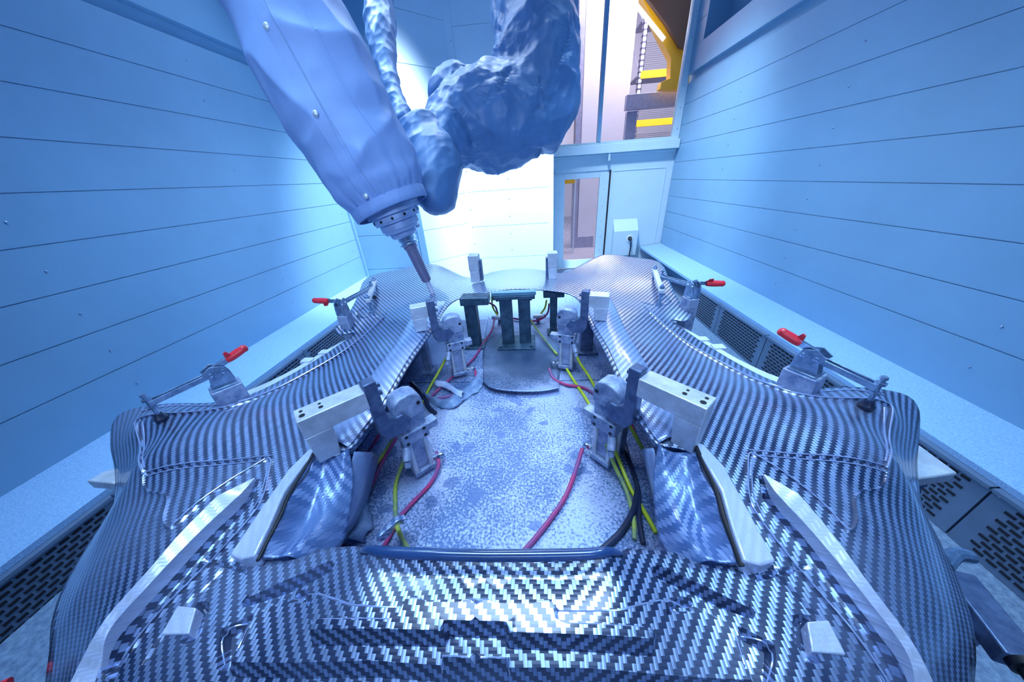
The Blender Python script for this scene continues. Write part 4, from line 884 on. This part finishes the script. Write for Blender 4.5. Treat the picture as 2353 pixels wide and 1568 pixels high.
# ================================================================ TOGGLE CLAMPS with red grips
def toggle(label, S, zpan, Bp, Hd, zbase, post_w=.07, spindle='long'):
    t = thing('toggle_clamp', label, 'clamp', (Bp.x, Bp.y, zbase), 0, 'toggle clamps on the panel edges')
    k = V((0, 0, 1)); a = V((S.x-Bp.x, S.y-Bp.y, 0)).normalized(); n = V((-a.y, a.x, 0)); ax = (a, n, k)
    q = MB(); q.box(V((Bp.x, Bp.y, (zbase+Bp.z-.02)/2)), (post_w, post_w*.8, Bp.z-.02-zbase), ax); q.build('post', 'alu_dirty', t, .003)
    q = MB(); q.box(V((Bp.x, Bp.y, Bp.z-.017)), (post_w*.8, post_w*.7, .006), ax); q.build('flanged_base', 'zinc', t, .001)
    for s in (-1, 1):
        q = MB(); pf = [(-.028, -.015), (.026, -.015), (.020, .018), (.030, .034), (.008, .048), (-.018, .040), (-.026, .012)]
        q.prism([V(Bp)+a*x+n*(.012*s)+k*z for x, z in pf], n*(.003*s)); q.build('side_plate', 'zinc', t, .0008)
    arm0 = V(Bp)+k*.026-a*.01; arm1 = V((S.x, S.y, S.z))
    d = (arm1-arm0).normalized(); u_ = d.cross(n).normalized()
    for s in (-1, 1):
        q = MB(); q.box((arm0+arm1)/2+n*(.0075*s), ((arm1-arm0).length, .004, .014), (d, n, u_)); q.build('arm_bar', 'zinc', t, .0008)
    for x in (-.014, .012):
        for s in (-1, 1):
            q = MB(); q.lathe(V(Bp)+a*x+k*.026+n*(.015*s), n*s, [(0, .006), (.003, .005), (.004, .002)], 12); q.build('rivet', 'zinc', t)
    h0 = V(Bp)+k*.036; hd_ = (V(Hd)-h0); hl = hd_.length; hn = hd_.normalized(); w_ = hn.cross(n).normalized()
    q = MB(); q.box(h0+hn*(hl*.25), (hl*.6, .010, .016), (hn, n, w_)); q.build('lever', 'zinc', t, .001)
    q = MB(); P = [h0+hn*hl*x for x in (.42, .55, .8, .97, 1.0)]; q.tube([P[0], P[1], P[2], P[3]], lambda x: .0105+.002*math.sin(x*3), seg=12, flat=.75).lathe(P[3], hn, [(0, .0115), (.006, .009), (.009, .004)], 12); g_ = q.build('red_grip', 'red', t)
    q = MB(); q.prism([h0+hn*hl*.44+w_*-.008, h0+hn*hl*.62+w_*-.008, h0+hn*hl*.60+w_*-.022*1, h0+hn*hl*.50+w_*-.02], n*.006); q.build('release_lever', 'red', t)
    q = MB(); q.cyl(arm1+k*.026, V((arm1.x, arm1.y, zpan+.02)), .0045, seg=10).lathe(arm1+k*.008, k, [(0, .010), (.006, .010)], 6).lathe(arm1-k*.016, k, [(0, .010), (.006, .010)], 6).lathe(arm1+k*.022, k, [(0, .007), (.006, .006)], 8); sp_ = q.build('spindle_bolt', 'zinc', t)
    q = MB(); q.lathe((arm1.x, arm1.y, zpan), k, [(0, .013), (.012, .014), (.016, .011), (.024, .008)], 16); q.build('rubber_foot', 'hose_black', t)
    return t
S = atz(1986, 940, -.497); toggle('front right toggle clamp with red grip on the right wing edge', V((S.x, S.y, Z(-.438))), Z(-.497), atz(1858, 838, -.445), atz(1795, 762, -.375), Z(-.53))
S = atz(376, 968, -.497); toggle('front left toggle clamp with red grip on the left wing edge', V((S.x, S.y, Z(-.438))), Z(-.497), atz(508, 872, -.445), atz(562, 800, -.375), Z(-.53))
def toggle_rear(label, sx, zb):
    return label
S = atz(1515, 668, -.49); toggle('rear right toggle clamp with red grip on tall post beside the right rear wing', V((S.x, S.y, Z(-.425))), Z(-.495), atz(1590, 672, -.425), atz(1662, 652, -.395), Z(-.72), .05)
S = atz(862, 688, -.49); toggle('rear left toggle clamp with red grip beside the bright left rear wing', V((S.x, S.y, Z(-.425))), Z(-.495), atz(787, 712, -.425), atz(722, 691, -.395), Z(-.72), .05)
# link arms of the rear clamps that carry a second bolt
for lab, s, (u0, v0), (u1, v1) in (('slanting clamp link with two bolts standing on the right rear wing', 1, (1504, 622), (1520, 668)), ('slanting clamp link with two bolts standing on the left rear wing', -1, (861, 648), (846, 690))):
    p, q_ = atz(u0, v0, -.43), atz(u1, v1, -.43)
    t = thing('clamp_link', lab, 'clamp link', (p.x, p.y, Z(-.44)), 0, 'bolted links on the rear wings')
    d = (q_-p).normalized(); n = V((-d.y, d.x, 0)); MB().box((p+q_)/2, ((q_-p).length+.03, .02, .016), (d, n, V((0, 0, 1)))).build('link_bar', 'alu', t, .002)
    for r in (p, q_):
        q = MB(); q.cyl(r+V((0, 0, .025)), V((r.x, r.y, Z(-.488))), .005, seg=10).lathe(r+V((0, 0, .01)), (0, 0, 1), [(0, .01), (.008, .01)], 6).lathe(r-V((0, 0, .02)), (0, 0, 1), [(0, .01), (.008, .01)], 6).lathe((r.x, r.y, Z(-.495)), (0, 0, 1), [(0, .014), (.014, .012)], 12); q.build('bolt', 'zinc', t)

# ================================================================ POSTS, CROSSBAR, REAR BLOCKS
t = thing('support_trestle', 'blackened twin-leg trestle carrying the middle of the rear panel edge', 'support', (-.095, 1.28, TZ))
for u0, u1 in ((1150, 1178), (1192, 1219)):
    xa, xb = aty(u0, 735, 1.27).x, aty(u1, 735, 1.27).x; MB().bb(xa, xb, 1.27, 1.31, TZ+.012, Z(-.474)).build('leg', 'post', t, .003)
MB().bb(-.185, -.005, 1.22, 1.36, TZ, TZ+.014).build('foot_plate', 'post', t, .002)
MB().bb(-.19, .0, 1.255, 1.33, Z(-.475), Z(-.459)).build('cap_plate', 'post', t, .002)
MB().bb(-.195, .005, 1.262, 1.292, Z(-.459), Z(-.442)).build('clamp_bar', 'bar', t, .002)
for x in (-.17, -.02): q = MB(); q.lathe((x, 1.27, Z(-.484)), (0, 0, 1), [(0, .008), (.01, .008)], 6); q.build('bolt', 'post', t)
for x in (-.17, -.02):
    q = MB(); q.lathe((x, 1.235, TZ+.014), (0, 0, 1), [(0, .009), (.008, .009)], 6); q.build('bolt', 'post', t)
def post(label, u, vb, w, ztop, cap, m='post', zc=None):
    p = atz(u, vb, -.72); t = thing('support_post', label, 'post', (p.x, p.y, TZ))
    MB().bb(p.x-w/2, p.x+w/2, p.y, p.y+w, TZ, Z(ztop)).build('column', m, t, .003)
    MB().bb(p.x-w*.9, p.x+w*.9, p.y-.02, p.y+w+.02, TZ, TZ+.012).build('foot_plate', m, t, .002)
    if cap: MB().bb(p.x+cap[0], p.x+cap[1], p.y-.01, p.y+w+.01, Z(ztop), Z(ztop)+.035).build('cap_block', 'post', t, .003)
    return t
post('dark post with wide cap block behind the rear left swing clamp', 1092, 800, .055, -.495, (-.04, .09))
post('dark post with cap block behind the rear right swing clamp', 1272, 770, .035, -.515, (-.05, .05))
post('blue-grey square post to the right of the rear right swing clamp', 1347, 812, .055, -.50, None, 'steel')
post('slim pale post left of the rear left swing clamp', 985, 858, .03, -.50, None, 'alu_dirty')
def upright(label, u0, u1, vb, vt, z):
    p = atz((u0+u1)/2, vb, z); w = (atz(u1, vb, z)-atz(u0, vb, z)).x; zt = aty((u0+u1)/2, vt, p.y).z; zp = Z(z)
    t = thing('stop_block', label, 'block', (p.x, p.y, zp), 0, 'upright blocks on the rear edge')
    MB().bb(p.x-w/2, p.x+w/2, p.y, p.y+.05, zp, zp+(zt-zp)*.45).build('lower_block', 'alu', t, .002)
    MB().bb(p.x-w/2-.002, p.x+w/2+.002, p.y-.003, p.y+.06, zp+(zt-zp)*.455, zt).build('upper_block', 'alu', t, .002)
    MB().bb(p.x+w/2 if u0 < 1200 else p.x-w/2-.012, p.x+w/2+.012 if u0 < 1200 else p.x-w/2, p.y+.02, p.y+.06, zp, zt-.03).build('side_plate', 'steel', t, .001)
upright('upright aluminium block on the rear edge, left of the centre', 1083, 1103, 649, 588, -.470)
upright('upright aluminium block on the rear edge, right of the centre, in front of the door', 1260, 1280, 642, 582, -.478)
# brown patch and small valve blocks behind the trestle
for lab, u, v, s in (('small valve block on the left behind the trestle', 1148, 730, 1), ('small valve block on the right behind the trestle', 1236, 727, -1)):
    p = atz(u, v, -.69); t = thing('valve_block', lab, 'valve', (p.x, p.y, Z(-.70))); MB().box(p, (.055, .025, .018)).build('body', 'alu', t, .002)
    q = MB(); q.cyl(p-V((.03*s, 0, 0)), p-V((.045*s, 0, 0)), .009, seg=12); q.build('port', 'alu_dirty', t)
    MB().bb(p.x-.01, p.x+.01, p.y-.008, p.y+.008, TZ, Z(-.70)).build('bracket', 'steel', t)
# wedge pads and plates beyond the panel corners
def padd(label, c, sx, sy, z, zb):
    t = thing('side_pad', label, 'pad', (c.x, c.y, zb), 0, 'pale pads beside the front corners')
    MB().prism([V((c.x-sx*.6, c.y-sy/2, z)), V((c.x+sx*.6, c.y-sy*.35, z)), V((c.x+sx*.05, c.y+sy*.55, z)), V((c.x-sx*.6, c.y+sy*.6, z))], (0, 0, -.03)).build('pad', 'alu', t, .003)
    MB().bb(c.x-.03, c.x+.02, c.y-.02, c.y+.02, zb, z-.03).build('stand', 'steel', t)
p = atz(2140, 1070, -.60); t = thing('side_pad', 'pale wedge-shaped pad sticking out at the right corner of the carbon panel', 'pad', (p.x, p.y, FZ), 0, 'pale pads beside the front corners')
MB().prism([atz(2085, 1100, -.60), atz(2110, 1101, -.60), atz(2202, 1088, -.60), atz(2112, 1022, -.60), atz(2085, 1022, -.60)], (0, 0, -.028)).build('pad', 'alu', t, .003)
MB().bb(p.x-.05, p.x-.01, p.y-.02, p.y+.02, FZ, Z(-.628)).build('stand', 'steel', t)
p = atz(228, 1112, -.60); t = thing('side_pad', 'pale wedge-shaped pad just showing at the left corner of the carbon panel', 'pad', (p.x, p.y, FZ), 0, 'pale pads beside the front corners')
MB().prism([atz(197, 1106, -.60), atz(265, 1112, -.60), atz(265, 1075, -.60), atz(240, 1083, -.60)], (0, 0, -.028)).build('pad', 'alu', t, .003)
MB().bb(p.x+.02, p.x+.06, p.y-.01, p.y+.03, FZ, Z(-.63)).build('stand', 'steel', t)
# black bracket with bolt at the lower right, plates on the floor
p0, p1 = atz(2235, 1350, -.72), atz(2325, 1462, -.72); t = thing('stop_bracket', 'dark bar with a black bolt at the lower right beyond the panel', 'bracket', ((p0.x+p1.x)/2, (p0.y+p1.y)/2, FZ))
d = (p1-p0).normalized(); n = V((-d.y, d.x, 0)); MB().box((p0+p1)/2+V((0, 0, -.02)), ((p1-p0).length+.06, .05, .035), (d, n, V((0, 0, 1)))).build('bar', 'steel', t, .003)
q = MB(); q.lathe(p1+d*.03+V((0, 0, -.012)), d, [(0, .022), (.01, .022), (.012, .016), (.045, .016), (.05, .008)], 20); q.build('bolt_head', 'black', t)
q = MB(); q.tube([p0+V((-.02, .03, .01)), p0+V((.02, .05, .01)), p0+V((.05, .05, .005))], .012, seg=10); q.build('nozzle', 'zinc', t)
MB().box((p0+p1)/2+V((-.02, 0, (FZ-Z(-.74))/2-.02)), (.06, .04, Z(-.76)-FZ)).build('stand', 'steel', t)
p = atz(60, 1500, -1.0); t = thing('side_plate', 'grey weathered plate at the bottom left corner below the panel', 'plate', (p.x, p.y, FZ))
MB().bb(p.x-.1, p.x+.45, p.y-.3, p.y+.16, Z(-1.02), Z(-1.0)).build('top', 'floor', t, .002); MB().bb(p.x+.1, p.x+.3, p.y-.2, p.y+.05, FZ, Z(-1.02)).build('foot', 'steel', t)
p = atz(22, 1566, -.74); q = MB(); q.tube([p+V((-.04, -.035, 0)), p+V((-.02, -.016, 0)), p+V((.0, -.002, -.003))], .009, seg=12); o = q.build('grip', 'red'); tag(o, 'small red grip peeking in at the bottom left corner', 'grip')

# ================================================================ HOSES
def hose(label, pts, m, r=.0052):
    P = [atz(u, v, z) for u, v, z in pts]; q = MB(); q.tube(P, r, seg=10, step=6); o = q.build('air_hose', m); tag(o, label, 'hose')
T_ = -.712
hose('long red hose curving across the table from front right clamp to the front lip', [(1338, 1032, -.69), (1325, 1075, -.70), (1300, 1140, T_), (1260, 1200, T_), (1215, 1255, T_), (1180, 1290, T_)], 'hose_red', .006)
hose('dirty yellow hose hanging in front of the front right clamp', [(1393, 1022, -.63), (1412, 1070, -.68), (1440, 1130, T_), (1455, 1190, T_), (1458, 1240, T_)], 'hose_yellow')
hose('bright yellow hose running between front right clamp and right duct', [(1412, 1035, -.66), (1425, 1065, -.69), (1450, 1125, T_), (1480, 1175, T_), (1508, 1225, T_)], 'hose_clean')
hose('yellow-green hose along the right duct wall behind the clamp', [(1445, 975, -.62), (1470, 1020, -.66), (1492, 1060, -.69), (1505, 1110, T_), (1514, 1165, T_)], 'hose_yellow')
hose('short red hose between right duct and right swing clamp', [(1436, 935, -.62), (1450, 975, -.64), (1462, 1005, -.66)], 'hose_red')
hose('black hose curling up from the front lip on the right', [(1465, 1130, T_), (1455, 1175, T_), (1430, 1220, T_), (1395, 1255, T_), (1370, 1275, T_)], 'hose_black', .008)
hose('black hose beside the bright yellow hose on the right', [(1420, 960, T_), (1440, 1040, T_), (1465, 1120, T_), (1470, 1200, T_), (1478, 1250, T_)], 'hose_black', .006)
hose('dirty green hose hanging from the front left clamp', [(940, 1018, -.63), (925, 1065, -.68), (910, 1110, T_), (908, 1160, T_), (914, 1215, T_), (945, 1275, T_)], 'hose_yellow')
hose('faded red hose looping from the front left clamp elbow', [(1003, 1040, -.70), (1008, 1070, -.70), (990, 1110, T_), (955, 1148, T_), (920, 1188, T_), (880, 1260, T_)], 'hose_red')
hose('faded red hose along the left inner rail', [(892, 965, -.60), (865, 1010, -.66), (840, 1050, T_), (820, 1110, T_), (790, 1180, T_)], 'hose_red')
hose('yellow hose beside the faded red hose on the left', [(915, 985, -.62), (890, 1030, -.69), (858, 1075, T_), (800, 1140, T_), (770, 1210, T_), (762, 1300, T_)], 'hose_yellow')
hose('second faded red hose crossing left of the front left clamp', [(915, 1000, -.64), (880, 1060, T_), (850, 1120, T_), (802, 1180, T_), (784, 1230, T_), (785, 1310, T_)], 'hose_red')
hose('grey-black hose next to the left duct wall', [(835, 1035, -.66), (820, 1080, T_), (795, 1170, T_), (772, 1240, T_), (775, 1310, T_)], 'hose_black')
hose('yellow hose crossing the table behind the front left clamp', [(1028, 818, -.64), (1008, 855, -.68), (985, 895, T_), (972, 925, T_)], 'hose_clean')
hose('red hose from the rear left clamp fitting to the front', [(1092, 852, -.70), (1092, 872, T_), (1070, 895, T_), (1030, 912, T_), (985, 918, T_)], 'hose_red')
hose('straight red hose crossing under the rear left clamp', [(1060, 850, T_), (1025, 880, T_), (990, 912, T_)], 'hose_red')
hose('red and grey hose from the left valve block to the rear left clamp', [(1136, 732, -.69), (1130, 760, -.70), (1110, 790, T_), (1090, 822, T_), (1062, 848, T_)], 'hose_red')
hose('black hose lying behind the front left clamp', [(945, 880, T_), (968, 905, T_), (985, 935, T_), (1000, 950, T_)], 'hose_black', .008)
hose('red hose from the rear right clamp elbow running right', [(1262, 848, -.70), (1272, 870, T_), (1300, 884, T_), (1345, 893, T_), (1385, 925, T_), (1400, 975, T_)], 'hose_red')
hose('bright yellow hose from the rear right clamp to the front right clamp', [(1318, 798, -.62), (1330, 830, -.66), (1350, 860, -.70), (1370, 895, T_), (1395, 950, T_), (1405, 1000, T_)], 'hose_clean')
hose('second yellow hose from the rear right clamp to the table', [(1302, 848, -.69), (1322, 880, T_), (1345, 914, T_), (1368, 955, T_), (1380, 990, T_)], 'hose_clean')
hose('pale yellow hose from the right valve block to the rear right clamp', [(1216, 730, -.69), (1232, 755, -.70), (1258, 788, -.70), (1280, 815, -.705)], 'hose_yellow')
hose('red hose arc behind the trestle on the right', [(1262, 698, -.62), (1258, 720, -.66), (1242, 734, -.70), (1220, 738, T_), (1180, 732, T_)], 'hose_red')
hose('yellow hose dropping behind the trestle on the left', [(1130, 680, -.60), (1132, 705, -.65), (1144, 726, -.69)], 'hose_clean')
hose('yellow hose dropping behind the trestle on the right', [(1256, 690, -.60), (1252, 708, -.65), (1242, 722, -.69)], 'hose_clean')
hose('red hose arc behind the trestle on the left', [(1122, 695, -.60), (1138, 705, -.64), (1144, 722, -.69)], 'hose_red')
